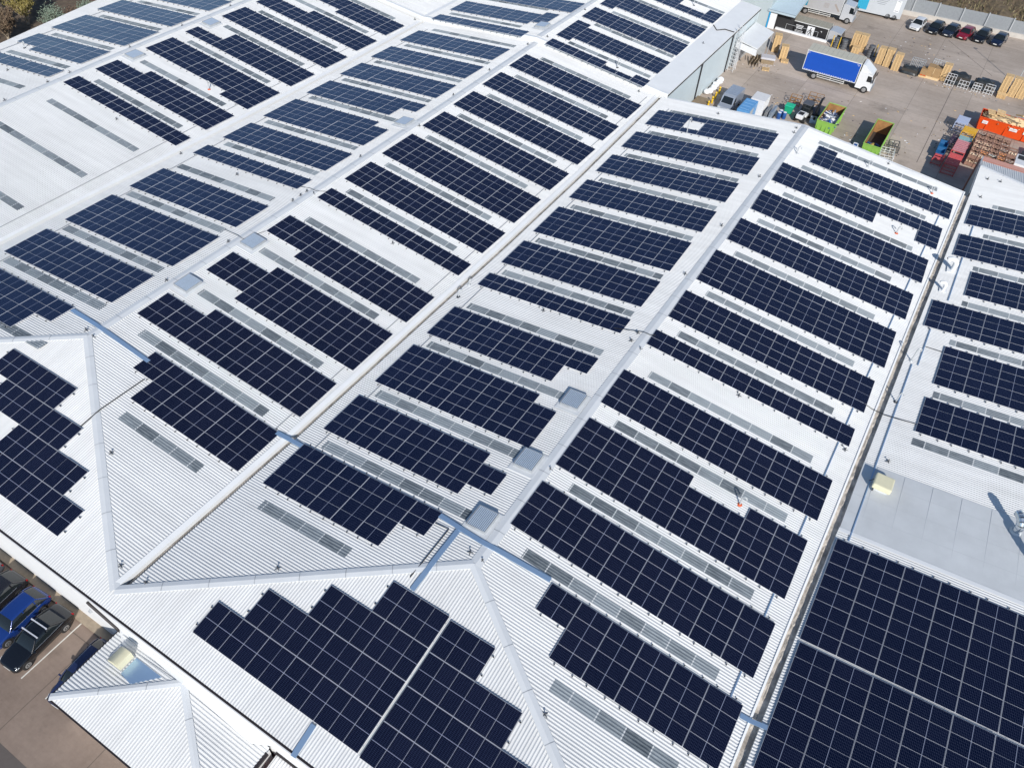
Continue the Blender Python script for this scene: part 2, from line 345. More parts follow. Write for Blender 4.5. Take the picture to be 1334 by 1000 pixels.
mb = MB(); cap_line(mb, [(-18.4, y, H1+FZ) for y in range(84, 151, 6)], 0.8, 0.06); cap_line(mb, [(-57.4, y, H1+FZ) for y in range(84, 151, 6)], 0.8, 0.06); part(mb, 'ridge_cap', [MT['cap'], MT['gut']], FWH)
# valley gutters: white apron on the left lip, silted channel, steel right wall
ysv = [0.15, 8, 15, 23, 30, 38, 45, 53, 60, 68, 76, 83.0]
def gutter(v, al, c0, c1, root, name='valley_gutter', dep=.26):
    mb = MB(); P = lambda d, z: [(v(y)+d, y, z) for y in ysv]
    if al: strip(mb, P(c0-al, .13), P(c0-.02, .055), 0); strip(mb, P(c0-al, .13), P(c0-al-.02, 0.02), 0)
    strip(mb, P(c0-.02, .055), P(c0, -.3), 0); strip(mb, P(c0, -dep), P(c1, -dep), 1); strip(mb, P(c1, -dep), P(c1+.015, .05), 2)
    mb.add([(v(0)+c0, .15, -dep), (v(0)+c1, .15, -dep), (v(0)+c1, .15, .03), (v(0)+c0, .15, .03)], [(0, 1, 2, 3)], 2)
    part(mb, name, [MT['apron'], MT['dirt'], MT['gut']], root)
gutter(V1, .40, 0, .47, WH, dep=.34); gutter(V2, .40, 0, .47, WH, dep=.34); gutter(V0, .16, -.3, .22, WH, dep=.25)
# silt and moss heaps lying in the right-hand gutter
for v, c0, c1, fl in ((V0, -.28, .10, -.248), (V1, .02, .34, -.338), (V2, .02, .34, -.338)):
    mb = MB()
    for k in range(150):
        y = random.uniform(.5, 82); ln = random.uniform(.3, 1.5); h = random.uniform(.02, .09); x0 = v(y)+random.uniform(c0, c0+.12); x1 = v(y)+random.uniform((c0+c1)/2, c1)
        mb.add([(x0, y, fl), (x1, y+.05, fl), (x1-.04, y+ln, fl), (x0+.03, y+ln*.9, fl), ((x0+x1)/2, y+ln*.4, fl+h)], [(0, 1, 4), (1, 2, 4), (2, 3, 4), (3, 0, 4)])
    part(mb, 'gutter_silt', mat('moss_and_silt', (0.52, 0.47, 0.41), .95, 0, .6, 3), WH)['kind'] = 'stuff'
mb = MB(); strip(mb, [(-37.4, y, FZ+.06) for y in (YN, 150)], [(-36.7, y, FZ+.03) for y in (YN, 150)]); part(mb, 'valley_gutter', MT['apron'], FWH)
# step between the near roofs and the farther block
mb = MB(); mb2 = MB()
prof = [(-79, 0), (-57.4, H1), (-37.25, 0), (-18.4, H1), (.2, 0), (1.3, -.06)]
for (xa, za), (xb, zb) in zip(prof[:-1], prof[1:]):
    mb.add([(xa, YN-.02, za-.3), (xb, YN-.02, zb-.3), (xb, YN-.02, zb+FZ+.1), (xa, YN-.02, za+FZ+.1)], [(0, 1, 2, 3)])
    mb.add([(xa, YN-.02, za+FZ+.1), (xb, YN-.02, zb+FZ+.1), (xb, YN+.45, zb+FZ+.08), (xa, YN+.45, za+FZ+.08)], [(0, 1, 2, 3)])
part(mb, 'step_flashing', MT['apron'], FWH)
# far block: smooth white apron down to the yard eaves, walls
xe = 1.25
mb = MB(); zz = lambda x: H1*(x-.2)/(-18.6)+FZ
strip(mb, [(-2.0, y, zz(-2.0)+.05) for y in (YN, 95, 107, 119.5)], [(xe, y, zz(xe)+.03) for y in (YN, 95, 107, 119.5)])
strip(mb, [(xe, y, zz(xe)+.03) for y in (YN, 95, 107, 119.5)], [(xe, y, zz(xe)-.12) for y in (YN, 95, 107, 119.5)])
part(mb, 'eaves_apron', MT['apron'], FWH)
mb = MB(); mb.box((xe-.02, (YN+119.5)/2, zz(xe)-.2), (.16, 119.5-YN, .15)); part(mb, 'eaves_gutter', MT['dgut'], FWH)
mb = MB()
for y0, y1 in ((YN+.5, 95.4), (95.6, 107.6), (107.8, 119.4)): mb.box((xe-.22, (y0+y1)/2, (G+zz(xe)-.1)/2), (.16, y1-y0, zz(xe)-.1-G))
mb.box((-38, 119.4, (G+.2)/2), (78.3, .2, .2-G)); part(mb, 'wall', MT['bwall'], FWH)
mb = MB()
for y in (95.5, 107.7): mb.tube([(xe, y, zz(xe)-.2), (xe-.02, y, zz(xe)-.5), (xe-.05, y, G)], .085, 8)
part(mb, 'downpipe', MT['dgut'], FWH)
# near block: south wall with dark eaves gutter, north gable wall, left wall
mb = MB(); mb.box((-18, -1.24, (G-.22)/2), (111.5, .14, -.22-G)); part(mb, 'wall', MT['wall'], WH)
mb = MB(); mb.box((-18.1, YE-.055, zs(YE)-.07), (111, .15, .13)); part(mb, 'eaves_gutter', MT['dgut'], WH)
mb = MB()
gp = [(1.0, .02), (18.75, H1), (37.8, .0)]
vs = [(x, YN-.15, z-.02) for x, z in gp]+[(x, YN-.15, G) for x, z in gp]
mb.add(vs, [(0, 1, 4, 3), (1, 2, 5, 4)]); part(mb, 'gable_wall', MT['wall'], WH)
mb = MB(); g2 = [(x, YN+.0, z+.055) for x, z in gp]; strip(mb, [(x, y-.35, z) for x, y, z in g2], g2); strip(mb, g2, [(x, y, z-.2) for x, y, z in g2]); part(mb, 'verge_flashing', MT['apron'], WH)
mb = MB(); mb.add([(EL(y), y, z) for y in (0, 43, 59, 83) for z in (0, G)], [(0, 1, 3, 2), (2, 3, 5, 4), (4, 5, 7, 6)]); mb.add([(-79, YN, .5), (-79, 150, .5), (-79, 150, G), (-79, YN, G)], [(0, 1, 2, 3)]); part(mb, 'wall', MT['wall'], WH)
# right block
mb = MB()
corr(mb, 'F', -1, 30.6); corr(mb, 'F', 37.4, 84.0)
n0 = 84.0; hx = lambda y: 38.4+max(0, (90.6-y))*1.87
corr(mb, 'F', 84.0, 90.6, hi=lambda y: min(hx(y)+.2, 56.4)); part(mb, 'roof_slope', MT['roof_x'], RWH)
mb = MB()
fx = [(37.78, 30.4), (56.4, 30.4), (56.4, 37.6), (37.78, 37.6)]
mb.add([(x, y, zat('F', x, y)+.05) for x, y in fx], [(0, 1, 2, 3)]); part(mb, 'flat_roof', MT['felt'], RWH)
mb = MB()
for k in range(9):          # lapped membrane seams
    x = 38.9+k*1.95; mb.box((x, 34, zat('F', x, 34)+.052), (.03, 6.9, .012), 0, 0.03)
for y in (32.3, 34.1, 35.9): mb.add([(x, yy, zat('F', x, 34)+.058) for x, yy in ((37.85, y), (55, y+.5), (55, y+.53), (37.85, y+.03))], [(0, 1, 2, 3)])
part(mb, 'membrane_seam', mat('seam_grey', (0.54, 0.565, 0.58), .8), RWH)
mb = MB(); mb.box((47.1, 37.55, 0), (.01, .01, .01)); 
strip(mb, [(x, 30.25, zat('F', x, 30)+.07) for x in (37.75, 56)], [(x, 30.6, zat('F', x, 30)+.07) for x in (37.75, 56)]); part(mb, 'edge_flashing', MT['apron'], RWH)
# hipped north end of the right block: ribs run north, plane through the hip line and the eaves at y = 93
mb = MB(); rows = []
for k in range(round(38.4/PITCH), round(56.4/PITCH)):
    for a, h in PROF:
        x = (k+a)*PITCH; yh = 90.6-(x-38.4)/1.87; zh = zat('F', x, min(yh, 83))
        yb = 93.2; rows.append([(x, yb, -.55+h), (x, yh, zh+h)])
mb.add([p for r in rows for p in r], [(2*i, 2*i+1, 2*i+3, 2*i+2) for i in range(len(rows)-1)]); part(mb, 'end_slope', MT['roof_y'], RWH)
mb = MB(); cap_line(mb, [(38.4+t*1.87, 90.6-t, zat('F', 38.4+t*1.87, 83)) for t in (0, 3, 6, 9.6)], .4, .06); part(mb, 'hip_cap', [MT['apron'], MT['gut']], RWH)
mb = MB(); mb.box((47.5, 93.3, (G-.5)/2), (19, .2, -.5-G)); part(mb, 'wall', mat('salmon_brick', (0.50, 0.22, 0.16), .8, 0, .12, 3), RWH)
mb = MB(); mb.box((38.28, 88.4, (G-.03)/2), (.16, 9.8, -.03-G)); part(mb, 'wall', MT['gut'], RWH)  # left wall: separate grey paints in the shade on this side
mb = MB(); mb.box((47.7, 93.95, -.62), (18.6, 1.1, .16)); part(mb, 'parapet', mat('salmon_coping', (0.58, 0.30, 0.24), .8, 0, .1, 2), RWH)
# ---------------------------------------------------------------- solar arrays
L0, W0 = 2.167, 1.06
def panel_mesh(name, lx, ly, long_x):
    fr = .005; fs = .014; z = .036
    fx_, fy_ = (fs, fr) if long_x else (fr, fs)
    o = [(0, 0), (lx, 0), (lx, ly), (0, ly)]; i = [(fx_, fy_), (lx-fx_, fy_), (lx-fx_, ly-fy_), (fx_, ly-fy_)]
    vs = [(*p, 0) for p in o]+[(*p, z) for p in o]+[(*p, z) for p in i]+[(*p, z-.003) for p in i]
    fs_ = []; mi = []
    for k in range(4):
        q = (k+1) % 4
        fs_ += [(k, q, 4+q, 4+k), (4+k, 4+q, 8+q, 8+k), (8+k, 8+q, 12+q, 12+k)]; mi += [0, 0, 0]
    fs_ += [(12, 13, 14, 15), (3, 2, 1, 0)]; mi += [1, 0]
    me = bpy.data.meshes.new(name); me.from_pydata(vs, [], fs_)
    me.materials.append(MT['alu']); me.materials.append(MT['cell']); me.polygons.foreach_set('material_index', mi)
    uv = me.uv_layers.new(name='UVMap')
    for p in me.polygons:
        for li in p.loop_indices:
            v = me.vertices[me.loops[li].vertex_index].co; uv.data[li].uv = (v.x, v.y) if long_x else (v.y, v.x)
    me.update(); return me
PM = panel_mesh('solar_panel', L0-.026, W0-.014, True); PMV = panel_mesh('solar_panel', W0-.014, L0-.026, False)
ARR = [
('E0','E',23.166,10.598,1.569,-0.1029,0.0009,1.0134,0.9937,[(0,1,2,4),(1,6,0,4)]),
('E1','E',18.778,16.786,2.021,-0.1025,-0.0063,1.0111,0.9923,[(0,8,0,4)]),
('E2','E',18.840,22.749,2.011,-0.1018,0.0039,1.0061,0.9914,[(0,8,0,4),(0,4,4,5),(6,8,4,5)]),
('E3','E',18.793,29.840,2.016,-0.1015,0.0104,1.0126,0.9976,[(0,8,0,4)]),
('E4','E',18.971,37.789,2.006,-0.1016,0.0226,1.0096,0.9947,[(0,8,0,2)]),
('E5','E',19.086,42.005,2.000,-0.1016,0.0255,1.0091,0.9979,[(0,8,0,4)]),
('E6','E',19.157,48.186,2.000,-0.1017,0.0292,1.0162,1.0144,[(0,8,0,5)]),
('E7','E',19.258,55.750,1.996,-0.1017,0.0316,1.0193,1.0095,[(0,8,0,4)]),
('E8','E',19.366,62.182,1.989,-0.1015,0.0351,1.0219,1.0154,[(0,8,0,4)]),
('E9','E',19.396,68.807,1.989,-0.1011,0.0355,1.0285,1.0264,[(0,5,0,4),(5,7,2,4),(7,8,0,4)]),
('E10','E',21.667,75.448,1.763,-0.1008,0.0360,1.0317,1.0282,[(0,7,0,3),(0,1,3,4)]),
('W0','W',1.953,10.932,0.274,0.1080,-0.0006,0.9688,1.0064,[(0,5,0,4),(5,6,2,4)]),
('W1','W',2.138,17.057,0.284,0.1088,-0.0021,0.9501,0.9828,[(0,6,0,4),(6,7,1,3)]),
('W2','W',2.220,23.050,0.288,0.1093,-0.0009,0.9464,0.9718,[(0,7,0,4),(0,6,4,5)]),
('W3','W',2.285,29.962,0.289,0.1097,-0.0020,0.9411,0.9867,[(0,6,0,4),(6,7,2,4)]),
('W4','W',2.244,37.856,0.277,0.1096,-0.0023,0.9520,0.9852,[(0,7,0,2)]),
('W5','W',2.253,41.905,0.273,0.1096,0.0002,0.9517,0.9943,[(0,7,0,4)]),
('W6','W',2.197,47.924,0.267,0.1092,0.0053,0.9598,1.0097,[(0,7,0,5)]),
('W7','W',2.197,55.361,0.268,0.1086,0.0106,0.9650,1.0116,[(0,7,0,4)]),
('W8','W',2.089,61.711,0.266,0.1078,0.0123,0.9747,1.0185,[(0,7,0,4)]),
('W9','W',2.071,68.131,0.279,0.1067,0.0148,0.9808,1.0183,[(0,7,0,4)]),
('W10','W',2.062,74.675,0.293,0.1057,0.0194,0.9857,1.0245,[(0,7,0,1),(0,7,3,4),(0,2,1,3),(3,7,1,3)]),
('BE0','BE',-13.119,10.710,1.517,-0.1034,0.0022,0.9960,1.0050,[(0,1,2,4),(1,6,0,4)]),
('BE1','BE',-17.369,16.942,1.967,-0.1033,0.0033,1.0009,0.9966,[(0,8,0,3),(2,8,3,4)]),
('BE2','BE',-17.141,23.047,1.952,-0.1035,0.0007,0.9937,0.9889,[(0,2,1,4),(2,8,0,5)]),
('BE3','BE',-17.034,30.252,1.950,-0.1036,-0.0091,0.9894,0.9792,[(0,2,1,4),(2,8,0,4)]),
('BE4','BE',-16.948,38.166,1.945,-0.1034,-0.0112,0.9871,0.9934,[(0,8,0,2)]),
('BE5','BE',-16.999,42.297,1.949,-0.1031,-0.0147,0.9872,0.9848,[(0,8,0,4)]),
('BE6','BE',-17.052,48.393,1.953,-0.1031,-0.0183,0.9834,0.9984,[(0,8,0,5)]),
('BE7','BE',-17.146,55.741,1.962,-0.1031,-0.0220,0.9868,0.9926,[(0,8,0,4)]),
('BE8','BE',-17.225,61.926,1.964,-0.1034,-0.0137,0.9882,1.0100,[(0,8,0,4)]),
('BE9','BE',-17.330,68.318,1.966,-0.1037,-0.0111,0.9857,1.0077,[(0,8,0,4)]),
('BE10','BE',-17.448,74.702,1.969,-0.1041,-0.0025,0.9904,1.0128,[(0,8,0,4)]),
('BW0','BW',-37.902,10.741,0.071,0.1014,-0.0187,1.0208,1.0151,[(1,6,0,4),(6,7,2,4)]),
('BW1','BW',-35.609,16.791,0.301,0.1011,-0.0067,1.0253,1.0179,[(0,7,0,4)]),
('BW2','BW',-35.491,23.013,0.307,0.1009,-0.0130,1.0380,1.0109,[(0,7,0,5)]),
('BW3','BW',-35.301,30.361,0.306,0.1015,-0.0179,1.0359,1.0069,[(0,7,0,4)]),
('BW4','BW',-35.178,38.535,0.299,0.1025,-0.0246,1.0389,1.0021,[(0,7,0,2)]),
('BW5','BW',-35.078,42.738,0.295,0.1034,-0.0277,1.0325,0.9977,[(0,7,0,4)]),
('BW6','BW',-35.016,48.911,0.299,0.1036,-0.0243,1.0211,1.0066,[(0,7,0,4),(0,6,4,5)]),
('BW7','BW',-34.970,56.161,0.302,0.1038,-0.0264,1.0154,0.9972,[(0,6,0,4),(6,7,2,4)]),
('BW8','BW',-35.102,62.466,0.288,0.1042,-0.0278,1.0180,0.9995,[(0,7,0,4)]),
('BW9','BW',-35.192,68.777,0.292,0.1039,-0.0271,1.0141,1.0028,[(0,7,0,4)]),
('BW10','BW',-35.371,75.244,0.290,0.1035,-0.0268,1.0168,1.0084,[(0,7,0,4)]),
('CE0','CE',-56.062,38.832,1.962,-0.0969,-0.0136,1.0552,0.9962,[(0,8,0,2)]),
('CE1','CE',-56.109,43.211,1.946,-0.0950,-0.0191,1.0609,0.9960,[(0,8,0,3),(2,8,3,4)]),
('CE2','CE',-56.167,49.521,1.933,-0.0940,-0.0244,1.0726,1.0060,[(0,8,1,5),(6,8,0,1)]),
('CE3','CE',-56.160,56.949,1.929,-0.0938,-0.0303,1.0711,1.0067,[(0,8,0,2),(2,8,2,4)]),
('CE4','CE',-56.256,63.342,1.935,-0.0935,-0.0321,1.0751,1.0014,[(0,8,0,4)]),
('CE5','CE',-56.283,69.729,1.940,-0.0943,-0.0330,1.0688,0.9922,[(0,8,0,3),(3,8,3,4)]),
('CE6','CE',-56.332,75.706,1.951,-0.0955,-0.0151,1.0663,1.0068,[(0,8,1,4),(4,8,0,1)]),
('CW0','CW',-73.624,38.740,0.267,0.1079,-0.0021,1.0010,1.0017,[(0,7,0,2)]),
('CW1','CW',-73.299,43.133,0.353,0.1064,-0.0045,0.9805,1.0036,[(0,7,1,4),(2,7,0,1)]),
('CW2','CW',-73.564,49.385,0.417,0.1020,-0.0033,1.0011,1.0251,[(0,7,0,5)]),
('CW3','CW',-73.961,56.905,0.464,0.0970,-0.0030,1.0167,1.0035,[(0,7,0,4)]),
('CW4','CW',-73.839,63.423,0.506,0.0953,0.0002,1.0010,1.0122,[(0,7,0,4)]),
('FE0','FE',-16.689,82.513,2.381,-0.1045,-0.0038,0.9828,0.9939,[(0,7,0,1),(0,4,1,2),(6,7,1,2)]),
('FE1','FE',-16.882,85.818,2.401,-0.1045,0.0057,0.9911,1.0165,[(0,1,0,6),(1,7,1,5)]),
('FE2','FE',-17.117,93.660,2.425,-0.1045,0.0060,0.9942,1.0145,[(0,7,0,4)]),
('FE3','FE',-17.165,99.384,2.431,-0.1045,0.0042,0.9919,1.0285,[(0,1,0,6),(1,7,1,5)]),
('FE4','FE',-17.176,107.395,2.432,-0.1045,0.0054,0.9919,1.0045,[(0,7,0,2),(0,4,2,4),(6,7,2,4)]),
('FW0','FW',-35.555,82.896,0.781,0.1034,-0.0282,1.0099,0.9944,[(0,7,0,2)]),
('FW1','FW',-35.4,87.200,0.797,0.1034,-0.0200,1.0300,1.0001,[(0,6,0,4),(6,7,1,5)]),
('FW2','FW',-34.855,93.746,0.853,0.1034,-0.0126,1.0677,1.0149,[(0,7,0,4)]),
('S0','S',6.254,0.630,0.204,0.1489,-0.0020,1.0060,1.0334,[(0,12,0,1),(2,12,1,2),(5,12,2,3),(8,12,3,4)]),
('S1','S',19.24,0.504,0.186,0.1489,-0.0010,1.0140,1.0269,[(0,3,3,4),(0,6,2,3),(0,9,1,2),(0,11,0,1)]),
('S2','S2',-22.307,0.492,0.184,0.1489,-0.0011,1.0226,1.0080,[(0,7,3,4),(2,10,2,3),(6,13,1,2),(5,15,0,1)]),
('F0','F',37.826,20.796,0.149,0.1025,-0.0028,1.0423,1.0264,[(0,7,0,8)]),
('F00','F',37.908,11.861,0.170,0.1019,0.0015,1.0272,1.0276,[(0,7,0,8)]),
('F1','F',40.357,42.635,0.394,0.1035,-0.0003,1.0272,1.0329,[(0,7,0,4)]),
('F2','F',40.567,48.969,0.410,0.1039,-0.0009,1.0479,1.0360,[(0,7,0,5)]),
('F3','F',38.419,56.546,0.180,0.1042,0.0013,1.0558,1.0319,[(0,7,0,4)]),
('F4','F',40.780,63.020,0.420,0.1046,-0.0009,1.0272,1.0247,[(0,7,0,4)]),
('F5','F',38.716,69.568,0.191,0.1053,-0.0007,1.0455,1.0297,[(0,7,0,4)]),
('F6','F',38.808,76.213,0.191,0.1058,-0.0024,1.0447,1.0239,[(0,7,0,4)]),
]
SLN = dict(E='slope beside the dirty right gutter', W='slope left of the right ridge', BE='slope right of the middle ridge', BW='slope left of the middle ridge',
           CE='slope right of the left ridge', CW='far left slope', FE='far block above the yard', FW='far block left of its ridge', F='right-hand warehouse', S='front hip', S2='left front hip')
cnt = {}; RL = []
for nm, s, ox, oy, oz, tilt, th, sx, sy, blocks in ARR:
    port = s in ('S', 'S2'); cells = sorted({(i, j) for i0, i1, j0, j1 in blocks for i in range(i0, i1) for j in range(j0, j1)})
    k = cnt[s] = cnt.get(s, -1)+1
    if nm == 'S0': lab = 'stepped solar array left of the walkway gap on the front hip'
    elif nm == 'S1': lab = 'stepped solar array right of the walkway gap on the front hip'
    elif nm == 'S2': lab = 'saw-toothed solar array on the left front hip above the parked cars'
    elif nm == 'F0': lab = 'big solar array below the flat grey roof, upper block'
    elif nm == 'F00': lab = 'big solar array in the bottom right corner, lower block'
    else:
        if s == 'F': k -= 2
        lab = '%s solar array from the near end, %s' % (ORD[k], SLN[s])
        if s == 'F': lab = 'solar array on the right-hand warehouse, %s beyond the flat grey roof' % ORD[k]
    root = thing('solar_array', lab, 'solar array', (ox, oy, oz), 0, 'solar arrays on the roofs')
    rot = Matrix.Rotation(th, 4, 'Z') @ (Matrix.Rotation(tilt, 4, 'X') if port else Matrix.Rotation(-tilt, 4, 'Y'))
    root.rotation_euler = rot.to_euler(); root.scale = (sx, sy, 1)
    pu, pv = (W0, L0) if port else (L0, W0); me = PMV if port else PM
    for i, j in cells: link('solar_panel', me, root, (i*pu+(.007 if port else .013), j*pv+(.013 if port else .007), random.uniform(-.002, .002))).rotation_euler = (random.gauss(0, .003), random.gauss(0, .003), 0)
    mb = MB()                                # rails under the panels, their ends stick out with dark end caps
    if port:
        js = sorted({j for i, j in cells})
        for j in js:
            run = sorted(i for i, jj in cells if jj == j)
            for f in (.22, .78):
                e0, e1 = nm != 'S1', nm != 'S0'; a, b = run[0]*pu-(.14 if e0 else .02), (run[-1]+1)*pu+(.14 if e1 else .02); y = (j+f)*pv
                mb.box(((a+b)/2, y, -.03), (b-a, .045, .05), 0)
                if e0: mb.box((a, y, -.02), (.08, .07, .07), 1)
                if e1: mb.box((b, y, -.02), (.08, .07, .07), 1)
    else:
        for i in sorted({i for i, j in cells}):
            col = sorted(j for ii, j in cells if ii == i); runs = []
            for j in col:
                if runs and runs[-1][1] == j: runs[-1][1] = j+1
                else: runs.append([j, j+1])
            for j0, j1 in runs:
                for f in (.22, .78):
                    e0, e1 = nm != 'F0', nm != 'F00'; a, b = j0*pv-(.16 if e0 else .02), j1*pv+(.16 if e1 else .02); x = (i+f)*pu
                    mb.box((x, (a+b)/2, -.03), (.045, b-a, .05), 0)
                    if e0: mb.box((x, a, -.02), (.06, .07, .07), 1)
                    if e1: mb.box((x, b, -.02), (.06, .07, .07), 1)
    mb.build('mounting_rails', [MT['rail'], MT['black']], root)
    # rooflight strip just above the array
    if nm in ('FE3',): continue
    jt = max(b[3] for b in blocks)
    yb = oy+jt*W0*sy+(.48 if s not in ('S', 'S2') else 0)
    RLX = dict(E=(20.6, 34.3) if oy < 60 else (21.2, 35.0), W=(3.2, 16.35), BE=(-15.6, -2.4), BW=(-34.4, -20.4) if oy < 35 else (-33.8, -20.0), CE=(-54.15, -40.3), CW=(-71.5, -59.2), F=(40.8, 54), FE=(-14.7, -2.4), FW=(-34.6, -22.4))
    if s in RLX and nm not in ('F0', 'F00', 'FW2'): RL.append((s, yb, *RLX[s]))
ARR_DONE = True
# ---------------------------------------------------------------- rooflights (grey strips let into the sheeting)
RL += [('W', 9.3, 3.15, 11.0), ('E', 9.0, 26.3, 34.3), ('BE', 9.1, -10.3, -2.5), ('CE', 35.2, -54.2, -40.2), ('CE', 28.9, -54.0, -40.3), ('CE', 21.5, -54, -40.3), ('CE', 15, -50, -40.3), ('CW', 35.2, -71, -58.8), ('CW', 28.5, -71, -58.8),
       ('BW', 10.0, -30, -20.4), ('F', 41.2, 40.4, 54), ('FE', 105.3, -14.7, -2.4)]
for s, y, x0, x1 in RL:
    y0 = round(y/PITCH)*PITCH; mb = MB(); corr(mb, s, y0, y0+.8, lo=lambda q: x0, hi=lambda q: x1, dz=.007)
    part(mb, 'rooflight', MT['rl'], RWH if s == 'F' else (FWH if s[0] == 'F' else WH))
# ---------------------------------------------------------------- roof fixtures
def ventilator(label, s, x, y):
    a = (H1/(SLOPES[s][0](y)-SLOPES[s][1](y)))
    t = thing('roof_ventilator', label, 'roof vent', (x, y, zat(s, x, y)+.03), 0, 'louvred vents beside the ridges')
    t.rotation_euler = (0, -math.atan(a), 0)
    mb = MB(); mb.box((0, -.1, .03), (2.0, 2.3, .035)); mb.build('base_flashing', MT['cap'], t)
    mb = MB()
    for c, d in (((-.73, 0, .17), (.05, 1.72, .3)), ((.73, 0, .17), (.05, 1.72, .3)), ((0, -.84, .17), (1.46, .05, .3)), ((0, .84, .17), (1.46, .05, .3))): mb.box(c, d)
    mb.build('curb', MT['gut'], t)
    mb = MB()
    for k in range(11): mb.box((-.63+k*.126, 0, .30), (.085, 1.62, .03), 0, 0, ('Y', .3))
    mb.build('louvre', MT['louv'], t)
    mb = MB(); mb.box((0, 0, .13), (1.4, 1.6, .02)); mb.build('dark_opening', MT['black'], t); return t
for lab, s, x, y in (('louvred roof vent beside the right ridge, nearest the front hip', 'W', 17.1, 16.05), ('louvred roof vent beside the right ridge, middle one of three', 'W', 17.1, 22.0), ('louvred roof vent beside the right ridge, farthest of its three', 'W', 17.0, 28.9),
                     ('pale louvred roof vent right of the middle ridge, nearer the front hip', 'BE', -16.95, 21.9), ('pale louvred roof vent right of the middle ridge, farther one', 'BE', -16.75, 29.35), ('lone louvred roof vent left of the middle ridge, halfway along', 'BW', -19.15, 55.2),
                     ('pale louvred roof vent right of the left ridge, nearer one', 'CE', -55.6, 48.55), ('pale louvred roof vent right of the left ridge, farther one', 'CE', -55.7, 61.0), ('louvred roof vent on the far block, just behind the roof step', 'FW', -19.8, 87.3)):
    ventilator(lab, s, x, y)
def slope_z(s, x, y): return zs(y) if s == 'S' else zat(s, x, y)
anchor0 = None
def anchor(label, s, x, y, rz):
    global anchor0
    if anchor0 is None:
        a = thing('roof_anchor', label, 'roof anchor', (0, 0, 0), 0, 'safety anchors on the roofs')
        mb = MB(); mb.box((0, 0, .05), (.34, .34, .012)); mb.build('base_plate', MT['pipe'], a)
        mb = MB()
        for q in range(4):
            c, d = math.cos(q*math.pi/2+.78), math.sin(q*math.pi/2+.78); mb.tube([(c*.30, d*.30, .05), (c*.05, d*.05, .13)], .028, 6)
        mb.build('leg_spider', MT['anchor'], a)
        mb = MB(); mb.tube([(0, 0, .05), (0, 0, .34)], [.05, .035], 8); mb.tube([(-.09, 0, .36), (.09, 0, .36)], .045, 8); mb.build('post', MT['anchor'], a); anchor0 = a
    else: a = copy_tree(anchor0)
    a.location = (x, y, slope_z(s, x, y)); a.rotation_euler = (0, 0, rz); a.scale = (.72,)*3; a['label'] = label
ANC = dict(W=('left flank of the right ridge', [(17.75,13.6),(17.75,37.5),(17.8,38.7),(18,48.4),(18,57.7),(18.07,68.8),(18.2,80.6),(18.1,81.9)]),
  E=('right flank of the right ridge', [(18.75,13.5),(18.75,22.2),(18.8,37)]), BW=('left flank of the middle ridge', [(-19,13.4),(-18.75,21.2),(-18.55,28.1),(-18.45,36.4),(-18.45,37.5),(-18.45,38.4),(-18.4,46.6),(-18.5,55.7),(-18.5,63.9),(-18.75,72.2),(-18.84,81.8)]),
  BE=('right flank of the middle ridge', [(-17.9,13.2),(-17.65,38.5),(-17.4,55.6)]), CW=('crest of the left ridge', [(-57.3,32.4),(-57.5,37.9),(-57.6,40.9),(-57.7,49.6),(-57.8,58),(-57.8,66.5)]),
  FE=('ridge of the farther block', [(-17.5,84.6),(-17.83,96.05)]))
for s, (where, pts) in ANC.items():
    for k, (x, y) in enumerate(pts): anchor('roof anchor on the %s, %s from the near end' % (where, ORD[k]), s, x, y, random.uniform(0, 1.5))
for lab, s, x, y in (('small dark roof anchor beside the near end of the middle gutter, left side', 'BE', -.95, 1.3), ('small dark roof anchor beside the near end of the middle gutter, right side', 'W', 1.35, 1.35),
    ('small dark roof anchor halfway along the front hip of the right ridge', 'W', 7.85, 6.4), ('small dark roof anchor beside the left hip flashing above the pale strip', 'BE', -8.2, 6.7), ('small dark roof anchor right of the hip, beside the lowest arrays', 'E', 26.8, 7.7),
    ('roof anchor in the middle of the bare band right of the right ridge', 'E', 27.4, 37.6), ('roof anchor on the bare band beside the dirty right gutter', 'E', 36.2, 37.8), ('roof anchor near the yard edge of the rightmost ridge slope', 'E', 29.1, 82.3),
    ('roof anchor near the yard edge, left of the right ridge', 'W', 8.7, 81.4), ('roof anchor in the middle of the bare band left of the right ridge', 'W', 9.4, 37.5), ('roof anchor on the bare band in the middle, right of the middle ridge', 'BE', -7.3, 37.7),
    ('roof anchor at the far step, near the end of the middle gutter', 'BE', -2.2, 82.0), ('roof anchor on the bare band in the middle, left of the middle ridge', 'BW', -27.3, 37.5), ('roof anchor on the bare band beside the left gutter', 'BW', -36.3, 37.9),
    ('roof anchor on the bare left slope, in the middle of the bays', 'CE', -46.2, 37.9), ('roof anchor beside the far end of the left gutter', 'CE', -38.2, 82.5), ('roof anchor on the far left slope, below the smallest blue array', 'CW', -65.4, 37.9),
    ('roof anchor at the head of the right-hand warehouse, nearest the gutter', 'F', 39.4, 82.9), ('roof anchor at the far corner of the right-hand warehouse, left of two', 'F', 39.5, 87.5), ('roof anchor at the far corner of the right-hand warehouse, right one', 'F', 40.8, 87.5),
    ('roof anchor at the edge of the flat grey roof section', 'F', 39.3, 38.5), ("roof anchor on the far block's white apron above the yard", 'FE', -.9, 100.5), ('roof anchor on the roof step, right of the middle ridge', 'FE', -8, 83.6)):
    anchor(lab, s, x, y, random.uniform(0, 1.5))
